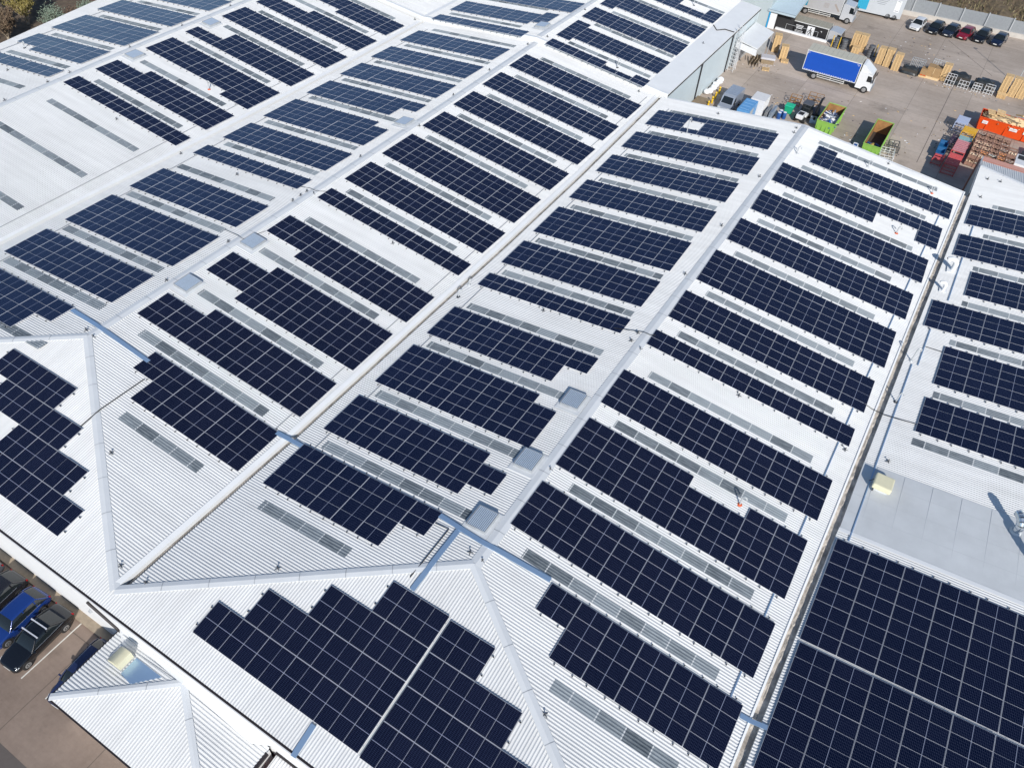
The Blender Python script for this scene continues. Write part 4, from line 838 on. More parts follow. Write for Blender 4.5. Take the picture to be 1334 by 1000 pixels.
def lorry(label, loc, rz, L, H, W, cabL, side_m, roof_m, cab_m, cabH=2.9, flip=1, deflect=True, group=None, name='lorry'):
    """front points to local +x, near side is local -y; origin on the ground at the rear"""
    t = thing(name, label, 'lorry', loc, rz, group); zf = 1.15
    mb = MB(); mb.box((L/2, W/2, (zf+H)/2), (L, W-.04, H-zf)); mb.build('box_body', mat('grey_body_frame', (.30, .30, .30), .6), t)
    for y, n in ((0, 'curtain_side'), (W, 'curtain_side')):
        mb = MB(); mb.box((L/2, y+(.012 if y else -.012), (zf+.02+H-.16)/2), (L-.16, .03, H-.18-zf)); mb.build('side_curtain', side_m, t)
    mb = MB(); mb.box((L/2, W/2, H+.012), (L+.02, W+.04, .03), 0)
    for k in range(int(L/.72)): mb.box((.5+k*.72, W/2, H+.03), (.05, W-.1, .02), 1)
    mb.build('roof', [roof_m, mat('roof_bow_rib', (.38, .37, .33), .7)], t)
    mb = MB()
    for z in (H-.10, zf-.02):
        for y in (-.02, W+.02): mb.box((L/2, y, z), (L, .035, .11 if z > 2 else .09))
    for x in (.02, L-.02):
        for y in (-.01, W+.01): mb.box((x, y, (zf+H)/2), (.09, .05, H-zf))
    mb.build('body_frame', mat('white_body_rail', (.68, .69, .68), .5), t)
    mb = MB(); mb.box((L/2+.3, W/2, .85), (L, .9, .32)); mb.build('chassis', TRIM, t)
    mb = MB()
    for y in (.05, W-.05):
        for z in (.55, .82): mb.box((L*.55, y, z), (L*.52, .04, .09))
        for x in (L*.30, L*.55, L*.80): mb.box((x, y, .72), (.06, .05, .5))
    mb.build('side_guard', mat('white_guard_rail', (.66, .66, .64), .5), t)
    mb = MB(); c0, c1 = L+.12, L+cabL
    pr = [(c0, .55), (c0, cabH), (c0+.5, cabH+.06), (c1-.35, cabH-.12), (c1-.06, 1.75), (c1, 1.6), (c1+.04, .5)]
    y0, y1 = .03, W-.03
    A = [(x, y0, z) for x, z in pr]; B = [(x, y1, z) for x, z in pr]; n = len(pr)
    mb.add(A, [tuple(range(n))]); mb.add(B, [tuple(range(n))[::-1]]); mb.add(A+B, [(i, (i+1) % n, n+(i+1) % n, n+i) for i in range(n)])
    cab_o = mb.build('cab', cab_m, t)
    m = cab_o.modifiers.new('bevel', 'BEVEL'); m.width = .07; m.segments = 3
    mb = MB(); mb.add([(c1-.325, y0+.14, cabH-.22), (c1-.325, y1-.14, cabH-.22), (c1-.035, y1-.08, 1.80), (c1-.035, y0+.08, 1.80)], [(0, 1, 2, 3)]); mb.build('windscreen', GLASS, cab_o)
    for y, s in ((y0-.006, -1), (y1+.006, 1)):
        mb = MB(); mb.add([(c1-.95, y, 1.72), (c1-.20, y, 1.72), (c1-.34, y, cabH-.38), (c1-.95, y, cabH-.32)], [(0, 1, 2, 3)]); mb.build('side_window', GLASS, cab_o)
        mb = MB(); mb.bev((c1-.02, y+s*.22, 2.05), (.12, .2, .5), .03); mb.tube([(c1-.06, y, 2.2), (c1-.02, y+s*.2, 2.2)], .02, 5); mb.build('mirror', TRIM, cab_o)
    if deflect:
        mb = MB(); d = [(c0+.05, cabH+.02), (c0+.05, cabH+1.0), (c0+.35, cabH+.98), (c1-.45, cabH-.02)]; A = [(x, y0+.15, z) for x, z in d]; B = [(x, y1-.15, z) for x, z in d]
        mb.add(A, [(0, 1, 2, 3)]); mb.add(B, [(3, 2, 1, 0)]); mb.add(A+B, [(i, (i+1) % 4, 4+(i+1) % 4, 4+i) for i in range(4)]); mb.build('wind_deflector', cab_m, cab_o)
    mb = MB(); mb.box((c1+.05, W/2, .62), (.16, W-.1, .34)); mb.build('bumper', mat('grey_bumper', (.24, .27, .30), .5), t)
    for y in (.35, W-.35):
        mb = MB(); mb.box((c1+.135, y, .66), (.02, .32, .14)); mb.build('headlight', LAMP, t)
    for x in (L*.24, c1-.85):
        for s in (-1, 1):
            y = .14 if s < 0 else W-.14
            mb = MB(); mb.tube([(0, -s*.14, 0), (0, s*.14, 0)], .5, 22); o = mb.build('wheel', TYRE, t, (x, y, .5))
            mb = MB(); mb.tube([(0, s*.14, 0), (0, s*.155, 0)], [.30, .26], 18); mb.tube([(0, s*.15, 0), (0, s*.20, 0)], .09, 10); mb.build('rim', RIM, o)
    return t
white = mat('white_vehicle_paint', (.74, .75, .76), .3, 0, .03, 2, None, .5)
bl = lorry('lorry with a bright blue curtain side and white cab, alone in the yard', (11.15, 113.9, G), .02, 8.0, 4.05, 2.75, 2.35, mat('blue_curtain', (.006, .075, .43), .45, 0, .06, 1.5), mat('cream_lorry_roof', (.50, .48, .40), .7, 0, .10, 2), white)
mb = MB()
for x in (.25, 7.55): mb.box((x, -.035, 3.72), (.28, .012, .05)); mb.box((x+(.12 if x > 4 else -.12), -.035, 3.62), (.05, .012, .22))
for k in range(22): mb.box((.35+k*.34, -.036, 1.26), (.2, .012, .05))
mb.build('curtain_markings', MT['wall'], bl)
dk = lorry('articulated lorry with a black advert panel and silver cab, backed into the dock', (2.5, 130.0, D), 0, 8.1, 4.0, 2.6, 2.5, mat('black_curtain', (.018, .018, .02), .5, 0, .1, 2), mat('tan_lorry_roof', (.33, .31, .25), .8, 0, .15, 2), mat('silver_cab_paint', (.55, .57, .60), .3, .3, 0, 1, None, .5), 3.8, 1, False)
mb = MB(); mb.box((.95, -.035, 2.75), (1.75, .012, 2.05), 0); mb.box((2.0, -.036, 2.75), (.35, .012, 2.05), 1)
for k, (x, z, w_) in enumerate(((.55, 3.1, .9), (.75, 2.55, .6), (.60, 2.95, .9))): mb.box((x+.3, -.046, z), (w_, .01, .14), 2)
for k in range(3): mb.box((3.35, -.036, 3.35-k*.22), (1.25-.12*k, .012, .11), 2)
for k in range(2): mb.box((3.4, -.036, 2.55-k*.18), (1.35, .012, .06), 2)
mb.box((5.25, -.036, 2.72), (1.2, .012, 1.85), 2)
fig = [((5.28, 3.42), (5.22, 3.0), .16), ((5.22, 3.0), (5.30, 2.72), .17), ((5.30, 2.72), (5.05, 2.35), .13), ((5.05, 2.35), (5.15, 2.0), .11), ((5.30, 2.72), (5.55, 2.4), .13), ((5.55, 2.4), (5.5, 1.95), .11), ((5.22, 3.08), (4.92, 2.85), .10), ((4.92, 2.85), (4.86, 2.5), .08), ((5.22, 3.08), (5.52, 2.9), .10)]
for (xa, za), (xb, zb_), w_ in fig:
    c = ((xa+xb)/2, -.046, (za+zb_)/2); mb.box(c, (w_, .01, math.hypot(xb-xa, zb_-za)+.06), 3, 0, ('Y', math.atan2(xb-xa, zb_-za)))
mb.box((7.0, -.036, 3.3), (.22, .012, .06), 2); mb.box((7.1, -.036, 3.2), (.05, .012, .2), 2)
mb.build('advert_panel', [mat('teal_panel', (.02, .33, .52), .5), mat('grey_panel', (.42, .43, .44), .5), MT['wall'], MT['black']], dk)
gl = lorry('grey box lorry with a silver cab behind the black advert lorry', (2.4, 138.8, G), .03, 7.7, 3.9, 2.6, 2.3, mat('grey_curtain', (.42, .42, .43), .55, 0, .06, 1), mat('grey_lorry_roof', (.45, .45, .44), .7), mat('pale_silver_paint', (.60, .62, .65), .3, .2, 0, 1, None, .5), 3.0, 1, False)
mb = MB(); mb.box((1.2, -.035, 2.6), (1.4, .012, 2.3), 1)
for k in range(5): mb.box((5.1, -.036, 2.5-k*.16), (.9, .012, .05), 0)
mb.add([(6.3, -.036, 2.6), (6.55, -.036, 2.75), (7.45, -.036, 1.7), (7.25, -.036, 1.55)], [(0, 1, 2, 3)], 0)
mb.build('side_markings', [mat('brown_marking', (.35, .30, .27), .6), mat('teal_panel_dark', (.03, .25, .38), .5)], gl)
tr = thing('box_trailer', 'pale grey box trailer with teal front, beside the white parked car', 'trailer', (11.3, 145.8, G), .08)
mb = MB(); mb.box((3.9, 1.3, 2.05), (7.6, 2.6, 3.3)); mb.build('box_body', mat('pale_trailer_side', (.52, .55, .58), .5, 0, .05, 1), tr)
mb = MB(); mb.box((.95, -.012, 2.2), (1.7, .02, 2.9), 1)
for k in range(4): mb.box((3.9, -.012, 3.0-k*.28), (2.2-.3*k, .015, .07), 0)
mb.box((6.65, -.012, 2.3), (.85, .02, 1.9), 2); mb.box((6.65, -.02, 3.1), (.5, .015, .1), 0); mb.box((6.65, -.02, 1.55), (.6, .015, .1), 0)
mb.build('side_markings', [mat('faded_lettering', (.25, .27, .30), .6), mat('teal_panel_bright', (.03, .36, .56), .5), MT['wall']], tr)
mb = MB(); mb.box((3.9, 1.3, 3.72), (7.7, 2.66, .05)); mb.build('roof', MT['wall'], tr)
mb = MB(); mb.box((3.9, 1.3, .85), (7.2, 1.0, .3)); mb.box((7.5, 1.3, .5), (.12, 2.4, .3)); mb.build('chassis', TRIM, tr)
for x in (5.6, 6.7):
    for y in (.15, 2.45): wheel(tr, 0, 0, .45, .3); o = tr.children[-1]; o.location = (x, y, .45); o.rotation_euler = (0, 0, math.pi/2 if y > 1 else -math.pi/2)
YC = 'cars parked along the yard fence'
for k, (lab, col, kd) in enumerate((('white hatchback parked first in the row by the fence', ('white', (.75, .76, .77)), 'hatch'), ('black car parked between the white and the dark blue car', ('black', (.006, .006, .008)), 'hatch'), ('dark slate blue car parked left of the red car', ('slate', (.012, .018, .035)), 'hatch'),
                                    ('red car parked in the middle of the fence row', ('red', (.24, .006, .022)), 'hatch'), ('black car with a light roof edge parked right of the red car', ('jet', (.007, .008, .012)), 'suv'), ('dark navy car parked last in the row, right end', ('navy', (.005, .010, .035)), 'hatch'))):
    car(lab, (22.2+2.55*k+(0, .3, .2, 0, 0, .2)[k], 145.7+.48*k, G), -.16+random.uniform(-.03, .03), col, kd, 4.4, 1.85, 1.55 if kd == 'hatch' else 1.7, YC)
NC = 'cars parked in front of the white wall'
car('black saloon with silver roof bars parked by the white wall', (-4.83, -4.15, G), .06, ('nearblack', (.006, .007, .010)), 'sedan', 4.7, 1.82, 1.45, NC, True)
car('bright blue hatchback parked beside the black saloon', (-7.2, -4.05, G), .06, ('blue', (.010, .038, .19)), 'hatch', 4.4, 1.80, 1.5, NC)
car('dark grey car parked left of the blue hatchback', (-9.6, -4.2, G), .05, ('charcoal', (.018, .018, .022)), 'hatch', 4.6, 1.84, 1.5, NC)
car('grey car at the left edge, mostly out of sight', (-12.0, -4.3, G), .05, ('greyblue', (.10, .11, .13)), 'hatch', 4.4, 1.8, 1.5, NC)
car('dark blue car half hidden under the annex eaves', (-.25, -4.1, G), .08, ('indigo', (.018, .028, .085)), 'hatch', 4.6, 1.82, 1.5, NC)
# van
def van(label, loc, rz):
    t = thing('parked_van', label, 'van', loc, rz); m = mat('silver_van_paint', (.42, .47, .54), .3, .4, 0, 1, None, .6)
    pr = [(-2.55, .45), (-2.5, .95), (-1.75, 1.12), (-1.15, 1.98), (-.7, 2.18), (2.45, 2.2), (2.55, 2.1), (2.55, .4)]; n = len(pr)
    mb = MB(); A = [(-.92, y, z) for y, z in pr]; B = [(.92, y, z) for y, z in pr]
    mb.add(A, [tuple(range(n))]); mb.add(B, [tuple(range(n))[::-1]]); mb.add(A+B, [(i, (i+1) % n, n+(i+1) % n, n+i) for i in range(n)]); o = mb.build('body', m, t)
    k = o.modifiers.new('bevel', 'BEVEL'); k.width = .10; k.segments = 3
    mb = MB(); mb.add([(-.80, -1.72, 1.19), (.80, -1.72, 1.19), (.70, -1.19, 1.955), (-.70, -1.19, 1.955)], [(0, 1, 2, 3)]); mb.build('windscreen', GLASS, t)
    for s in (-1, 1):
        mb = MB(); mb.add([(s*.926, -1.45, 1.25), (s*.926, -.55, 1.25), (s*.926, -.55, 1.85), (s*.926, -1.08, 1.85)], [(0, 1, 2, 3)]); mb.build('side_window', GLASS, t)
        mb = MB(); mb.bev((s*1.04, -1.35, 1.3), (.2, .12, .3), .03); mb.build('mirror', TRIM, t)
        mb = MB(); mb.box((s*.68, -2.53, .86), (.35, .08, .22)); mb.build('headlight', LAMP, t)
        for y in (-1.65, 1.55): wheel(t, s*.84, y, .34)
    mb = MB()
    for y in (-.3, .3, .9, 1.5, 2.1): mb.box((0, y, 2.215), (1.5, .05, .02))
    mb.build('roof_ribs', m, t); return t
van('silver panel van parked beside the yellow bollards', (5.85, 97.3, G), -.04)
# ---------------------------------------------------------------- yard furniture
yel = mat('yellow_bollard_paint', (.70, .45, .02), .5, 0, .1, 5)
bol = None
for k, (x, y, lab) in enumerate(((3.45, 95.2, 'yellow bollard nearest the roof edge, beside the timber deck'), (3.4, 96.9, 'second yellow bollard from the roof edge'), (3.3, 98.5, 'third yellow bollard from the roof edge'), (3.15, 100.4, 'yellow bollard farthest from the roof edge, by the tall downpipe'))):
    if bol is None:
        bol = thing('bollard', lab, 'bollard', (x, y, G), 0, 'yellow bollards'); mb = MB(); mb.tube([(0, 0, 0), (0, 0, .95), (0, 0, 1.05)], [.14, .14, .08], 14); mb.build('post', yel, bol)
        mb = MB(); mb.tube([(0, 0, .72), (0, 0, .80)], .146, 14); mb.build('band', MT['black'], bol)
    else: b = copy_tree(bol); b.location = (x, y, G); b['label'] = lab
wood = mat('fresh_pallet_wood', (.68, .48, .25), .8, 0, .2, 6); wood2 = mat('pale_sawn_timber', (.72, .54, .31), .8, 0, .2, 5); oldw = mat('weathered_timber', (.26, .20, .13), .9, 0, .25, 3)
mb = MB()
for k in range(7): mb.box((-.5+k*.167, 0, .133), (.12, 1.2, .022))
for x in (-.44, 0, .44):
    for y in (-.53, 0, .53): mb.box((x, y, .07), (.1, .13, .1))
    mb.box((x, 0, .012), (.1, 1.2, .022))
for y in (-.53, 0, .53): mb.box((0, y, .112), (1.1, .11, .02))
for q in (-1, 1): mb.box((0, q*.583, .078), (1.08, .016, .058)); mb.box((q*.487, 0, .078), (.016, 1.15, .058))
PAL = mb.mesh('pallet', wood)
def pallets(n, x, y, rz, lab, grp):
    for k in range(n):
        o = link('pallet', PAL, None, (x+random.uniform(-.03, .03), y+random.uniform(-.03, .03), G+.002+k*.146)); o.rotation_euler = (0, 0, rz+random.uniform(-.02, .02)); tag(o, lab, 'pallet', grp)
for n, x, y, rz, lab, grp in (
    (18, 15.3, 129.3, 0, 'wooden pallet in the left of two stacks behind the blue lorry', 'pallets in the left stack behind the blue lorry'), (18, 16.5, 129.4, 0, 'wooden pallet in the right of two stacks behind the blue lorry', 'pallets in the right stack behind the blue lorry'), (8, 16.0, 127.6, 0, 'wooden pallet in the low front stack behind the blue lorry', 'pallets in the low front stack'),
    (17, 20.1, 126.6, 0, 'wooden pallet in the first tall stack behind the white cab', 'pallets in the first stack by the white cab'), (18, 21.35, 126.4, 0, 'wooden pallet in the second tall stack behind the white cab', 'pallets in the second stack by the white cab'), (17, 22.8, 125.8, 0, 'wooden pallet in the third tall stack, beside the black covered crates', 'pallets in the third stack'),
    (17, 29.9, 126.8, 0, 'wooden pallet in the lone stack right of the brown boxed load', 'pallets in the lone stack'), (19, 38.4, 127.9, 0, 'wooden pallet in the left of three stacks at the right edge', 'pallets in the left of three stacks'), (19, 39.7, 127.8, 0, 'wooden pallet in the middle of three stacks at the right edge', 'pallets in the middle of three stacks'),
    (16, 40.9, 128.0, 0, 'wooden pallet in the right of three stacks at the right edge', 'pallets in the right of three stacks'), (4, 38.5, 126.2, 1.57, 'wooden pallet in the low stack before the three tall ones', 'pallets in the low stack at the right edge'), (14, 6.9, 118.3, .3, 'wooden pallet in the front tall stack behind the blue lorry tail', 'pallets in the front left stack'), (18, 5.0, 120.2, .3, 'wooden pallet in the rear tall stack by the white canopy', 'pallets in the rear left stack'), (2, 7.6, 117.2, .2, 'wooden pallet lying low beside the blue lorry tail', 'pallets lying by the lorry tail')):
    pallets(n, x, y, rz, lab, grp)
o = link('pallet', PAL, None, (6.1, 112.6, G+.002)); o.rotation_euler = (0, 0, .25); tag(o, 'single pallet lying flat on the yard in front of the canopy', 'pallet')
tarp = mat('black_tarpaulin', (.025, .03, .033), .45, 0, .3, 2); frame = mat('white_frame_tube', (.66, .67, .68), .5); carton = mat('brown_cardboard', (.36, .23, .11), .8, 0, .1, 3)
def covered(label, x, y, w_, d, h, rz=0):
    t = thing('covered_load', label, 'covered load', (x, y, G), rz, 'tarpaulin covered loads'); mb = MB(); nx, ny = 9, 6
    v = []
    for j in range(ny):
        for i in range(nx):
            u, q = i/(nx-1), j/(ny-1); e = min(1, min(u, 1-u)*6, min(q, 1-q)*5); v.append(((u-.5)*w_, (q-.5)*d, .12+h*(.82*e**.5+.12*math.sin(i*1.7)*math.sin(j*2.1)*e+.08*e)))
    mb.add(v, [(j*nx+i, j*nx+i+1, (j+1)*nx+i+1, (j+1)*nx+i) for j in range(ny-1) for i in range(nx-1)], 0, True); mb.build('tarpaulin', tarp, t)
    mb = MB(); mb.box((0, 0, h*.4), (w_*.9, d*.86, h*.8)); mb.build('crate', mat('dark_crate', (.05, .045, .04), .9), t); return t
covered('black covered load right of the third pallet stack', 25.0, 125.9, 2.6, 1.6, 1.0); covered('large black covered load behind the white tube frames, left one', 32.1, 127.0, 3.3, 2.2, 1.6, .05); covered('large black covered load behind the white tube frames, right one', 35.6, 127.4, 3.0, 2.0, 1.35, .05)
def tube_frame(label, x, y, w_, h, d=1.0, m=frame, grp='white tube frames', rz=0, nm='tube_rack', nv=4):
    t = thing(nm, label, 'rack', (x, y, G), rz, grp)
    mb = MB()
    for k in range(nv):
        X = -w_/2+w_*k/(nv-1)
        mb.tube([(X, -d/2, 0), (X, -d/2, h)], .04, 6); mb.tube([(X, d/2, 0), (X, d/2, h)], .04, 6)
    mb.build('uprights', m, t)
    mb = MB()
    for z in (.15, h*.55, h):
        for yy in (-d/2, d/2): mb.tube([(-w_/2, yy, z), (w_/2, yy, z)], .035, 6)
        for X in (-w_/2, w_/2): mb.tube([(X, -d/2, z), (X, d/2, z)], .035, 6)
    mb.build('rails', m, t); return t
tube_frame('white tube frame before the left covered load, left one', 31.0, 125.6, 1.3, 1.5); tube_frame('white tube frame before the left covered load, right one', 33.0, 125.9, 1.4, 1.2); tube_frame('white tube frame before the right covered load, left one', 34.9, 126.0, 1.2, 1.0); tube_frame('white tube frame before the right covered load, right one', 36.6, 126.3, 1.3, 1.2)
tube_frame('grey mesh cage standing behind the black covered load', 25.6, 127.9, 2.0, 1.6, .9, MT['gut'], 'grey mesh cages', 0, 'mesh_cage', 9); tube_frame('pale mesh cage behind the brown boxed load', 28.6, 128.3, 2.0, 2.0, .9, MT['pipe'], 'grey mesh cages', 0, 'mesh_cage', 7)
t = thing('boxed_load', 'brown boxed load on pale timber bearers', 'boxed load', (28.3, 126.7, G))
mb = MB(); mb.box((-.52, 0, 1.0), (1.0, 1.5, 1.4)); mb.box((.52, 0, 1.0), (1.0, 1.5, 1.4)); mb.box((0, -.77, 1.2), (.06, .02, 1.0), 1); mb.build('cartons', [carton, wood2], t)
mb = MB(); mb.box((0, -.1, .15), (2.1, 1.7, .3)); mb.build('bearer', wood2, t)
t = thing('boxed_load', 'small brown crate with orange corner pads beside the black covered load', 'boxed load', (27.0, 126.2, G)); mb = MB(); mb.box((0, 0, .75), (.95, 1.1, 1.0)); mb.build('crate', carton, t)
mb = MB(); mb.box((-.2, -.57, .35), (.35, .05, .16)); mb.box((.25, -.57, .35), (.3, .05, .16)); mb.build('corner_pads', MT['orange'], t); mb = MB(); mb.box((0, 0, .12), (1.1, 1.2, .24)); mb.build('bearer', wood, t)
def bags(label, x, y, n):
    t = thing('stacked_tubs', label, 'tubs', (x, y, G), 0, 'stacks of grey tubs')
    for k in range(n):
        mb = MB(); mb.tube([(0, 0, 0), (0, 0, .30), (0, 0, .36)], [.44, .50, .42], 14); mb.build('tub', mat('dark_grey_tub', (.10, .105, .115), .6), t, (random.uniform(-.05, .05), 0, .37*k))
bags('stack of grey tubs behind the blue lorry roof, left one', 12.7, 128.2, 4); bags('stack of grey tubs behind the blue lorry roof, right one', 13.9, 128.3, 4); bags('stack of grey tubs between the pallet stacks', 18.2, 127.9, 5)
for x, y, lab in ((12.1, 127.6, 'slim yellow post left of the grey tubs'), (13.2, 127.6, 'slim yellow post between the grey tubs'), (18.9, 128.6, 'slim yellow post among the pallet stacks')):
    t = thing('yellow_post', lab, 'post', (x, y, G), 0, 'slim yellow posts'); mb = MB(); mb.tube([(0, 0, 0), (0, 0, 1.9)], .07, 8); mb.build('post', yel, t); mb = MB(); mb.box((0, 0, .03), (.4, .4, .06)); mb.build('foot', TRIM, t)
def skip(label, x0, x1, y0, y1, h, m, inner, fill=None):
    """open steel skip: sloping ends, ribs, rim; x/y are the rim"""
    t = thing('skip', label, 'skip', ((x0+x1)/2, (y0+y1)/2, G)); W, L = (x1-x0)/2, (y1-y0)/2; s = .9
    o = [(-W, -L, h), (W, -L, h), (W, L, h), (-W, L, h)]; b = [(-W*.94, -L*s, .12), (W*.94, -L*s, .12), (W*.94, L*s, .12), (-W*.94, L*s, .12)]
    mb = MB(); mb.add(o+b, [(0, 1, 5, 4), (1, 2, 6, 5), (2, 3, 7, 6), (3, 0, 4, 7), (4, 5, 6, 7)])
    for k in range(4):
        f = (k+.5)/4; X = -W+2*W*f; mb.box((X, -L*.96-.02, h*.52), (.09, .08, h*.78), 0, 0, ('X', -.06)); Y = -L*.8+1.6*L*f
        for sg in (-1, 1): mb.box((sg*(W*.975+.02), Y, h*.52), (.08, .1, h*.8))
    mb.build('shell', m, t)
    i = [(p[0]*.955, p[1]*.97, h-.01) for p in o]; ib = [(p[0]*.95, p[1]*.98, .2) for p in b]
    mb = MB(); mb.add(i+ib, [(1, 0, 4, 5), (2, 1, 5, 6), (3, 2, 6, 7), (0, 3, 7, 4)]); mb.build('lining', inner, t)
    mb = MB(); mb.add(ib, [(3, 2, 1, 0)]); mb.build('floor', mat('shade_dark_skip_floor', (.06, .045, .035), .9, 0, .4, 3), t)  # dark colour stands in for the shade on the skip floor
    mb = MB()
    for a, c in zip(o, o[1:]+o[:1]): mb.tube([a, c], .06, 6)
    mb.build('rim', m, t); return t
lime = mat('lime_green_steel', (.26, .50, .09), .55, 0, .12, 2); rust = mat('rusty_lining', (.30, .155, .055), .85, 0, .35, 1.5)
s1 = skip('lime green skip heaped with silver scrap metal', 17.95, 20.35, 97.7, 103.8, 1.8, lime, rust); s2 = skip('lime green skip nearly empty, rusty brown inside', 24.85, 27.05, 95.2, 103.2, 1.8, lime, rust)
def heap(label, nm, cx, cy, w_, l_, z0, z1, n, mats, ln=(.4, 1.4), th=(.03, .12), cat='scrap'):
    t = thing(nm, label, cat, (cx, cy, G))
    groups = [MB() for _ in mats]
    for k in range(n):
        g = random.randrange(len(mats)); a, b = random.uniform(-1, 1), random.uniform(-1, 1); z = z0+(z1-z0)*(1-max(abs(a), abs(b)))*random.uniform(.4, 1)
        groups[g].box((a*w_/2*.9, b*l_/2*.9, z), (random.uniform(*ln), random.uniform(*th)*2, random.uniform(*th)), 0, random.uniform(0, 3.14), (random.choice('XY'), random.uniform(-.5, .5)))
    for g, m in zip(groups, mats):
        if g.v: g.build('scrap_pieces', m, t)[ 'kind'] = 'stuff'
    mb = MB(); mb.add([(-w_/2*.9, -l_/2*.9, z0-.1), (w_/2*.9, -l_/2*.9, z0-.1), (w_/2*.9, l_/2*.9, z0-.1), (-w_/2*.9, l_/2*.9, z0-.1), (0, 0, z1-.15)], [(0, 1, 4), (1, 2, 4), (2, 3, 4), (3, 0, 4)]); mb.build('heap_core', mats[0], t); return t
steel = mat('scrap_steel', (.42, .46, .52), .4, .5, .3, 4); bluep = mat('blue_plastic', (.02, .09, .30), .5, 0, .2, 4); dkp = mat('dark_scrap', (.04, .045, .07), .6, 0, .4, 4)
heap('heap of silver and blue scrap metal filling the lime green skip', 'scrap_heap', 19.15, 100.4, 2.1, 4.6, 1.1, 1.75, 150, [steel, MT['wall'], bluep, dkp])
heap('dark blue and yellow rubbish at the near end of the nearly empty skip', 'rubbish_heap', 25.9, 97.6, 1.8, 3.2, .3, .9, 40, [dkp, bluep, mat('yellow_rubbish', (.6, .45, .12), .7)], (.3, .8), (.05, .2), 'rubbish')
t = thing('tank_lid', 'pale turquoise plastic lid behind the green scrap skip', 'lid', (18.6, 105.4, G)); mb = MB(); mb.tube([(0, 0, 0), (0, 0, .5), (0, 0, .62)], [.75, .75, .5], 18); mb.tube([(0, 0, .62), (0, 0, .7)], .2, 10); mb.build('tank', mat('turquoise_plastic', (.22, .62, .48), .5), t)
t = thing('wheelie_bin', 'bright green bin beside the white tractor', 'bin', (13.4, 100.9, G)); mb = MB(); mb.add([(-.45, -.4, .1), (.45, -.4, .1), (.45, .4, .1), (-.45, .4, .1), (-.6, -.55, 1.1), (.6, -.55, 1.1), (.6, .55, 1.1), (-.6, .55, 1.1)], [(0, 1, 2, 3), (0, 1, 5, 4), (1, 2, 6, 5), (2, 3, 7, 6), (3, 0, 4, 7)]); mb.build('tub', mat('green_bin_plastic', (.01, .38, .20), .5), t); mb = MB(); mb.bev((0, 0, 1.18), (1.25, 1.15, .14), .05); mb.build('lid', mat('green_bin_lid', (.02, .50, .28), .45), t)
# box container, white canopy box, sheet stacks
t = thing('storage_container', 'light blue box container beside the van', 'container', (9.0, 94.6, G)); mb = MB(); mb.bev((0, 0, 1.2), (1.7, 3.9, 2.4), .04); mb.build('box', mat('sky_blue_steel', (.12, .33, .62), .45, 0, .08, 2), t)
mb = MB()
for k in range(4): mb.box((0, -1.4+k*.9, 2.42), (1.3, .06, .03))
mb.build('roof_ribs', mat('pale_blue_rib', (.25, .45, .68), .5), t); mb = MB(); mb.box((.86, -.6, 1.3), (.03, 1.4, 1.9)); mb.build('side_door', mat('grey_door', (.45, .48, .50), .5), t)
t = thing('storage_container', 'white box container behind the light blue one', 'container', (9.65, 98.2, G)); mb = MB(); mb.bev((0, .0, 1.2), (2.0, 2.5, 2.4), .04); mb.build('box', mat('white_container', (.70, .70, .70), .5, 0, .06, 2), t)
mb = MB()
for k in range(7): mb.tube([(1.03, -1.15+k*.36, .1), (1.03, -1.15+k*.36, 2.3)], .035, 6)
for z in (.7, 1.5): mb.tube([(1.03, -1.2, z), (1.03, 1.2, z)], .035, 6)
mb.build('side_bars', frame, t)
for k, (x, m, lab) in enumerate(((11.25, 'gut', 'stack of grey sheets on edge, left one'), (11.85, 'louv', 'stack of silver sheets on edge, right one'))):
    t = thing('sheet_stack', lab, 'sheets', (x, 97.9, G), 0, 'sheets stacked on edge')
    mb = MB()
    for q in range(5): mb.box((-.16+q*.08, 0, .75), (.03, 2.5, 1.3), 0, 0, ('Y', .1))
    mb.build('sheets', MT[m], t); mb = MB(); mb.box((0, 0, .06), (.55, 2.3, .12)); mb.build('rack', TRIM, t)
brl = None
for x, y, lab in ((12.75, 98.4, 'blue drum nearest the roof edge'), (13.35, 98.9, 'blue drum beside the green bin'), (12.75, 99.2, 'blue drum behind the other drums')):
    if brl is None:
        brl = thing('drum', lab, 'drum', (x, y, G), 0, 'blue drums'); mb = MB(); mb.tube([(0, 0, 0), (0, 0, .3), (0, 0, .32), (0, 0, .6), (0, 0, .9)], [.28, .29, .31, .29, .28], 16); mb.build('shell', bluep, brl); mb = MB(); mb.tube([(0, 0, .88), (0, 0, .93)], .24, 16); mb.build('lid', MT['wall'], brl)
    else: b = copy_tree(brl); b.location = (x, y, G); b['label'] = lab
t = thing('timber_deck', 'brown timber deck against the pale blue wall', 'deck', (2.2, 95.2, G)); mb = MB()
for k in range(10): mb.box((-.9+k*.2, 0, .5), (.18, 3.2, .05))
mb.build('boards', oldw, t); mb = MB(); mb.box((0, 0, .24), (1.8, 3.0, .46)); mb.build('frame', mat('dark_timber', (.10, .07, .05), .9), t)
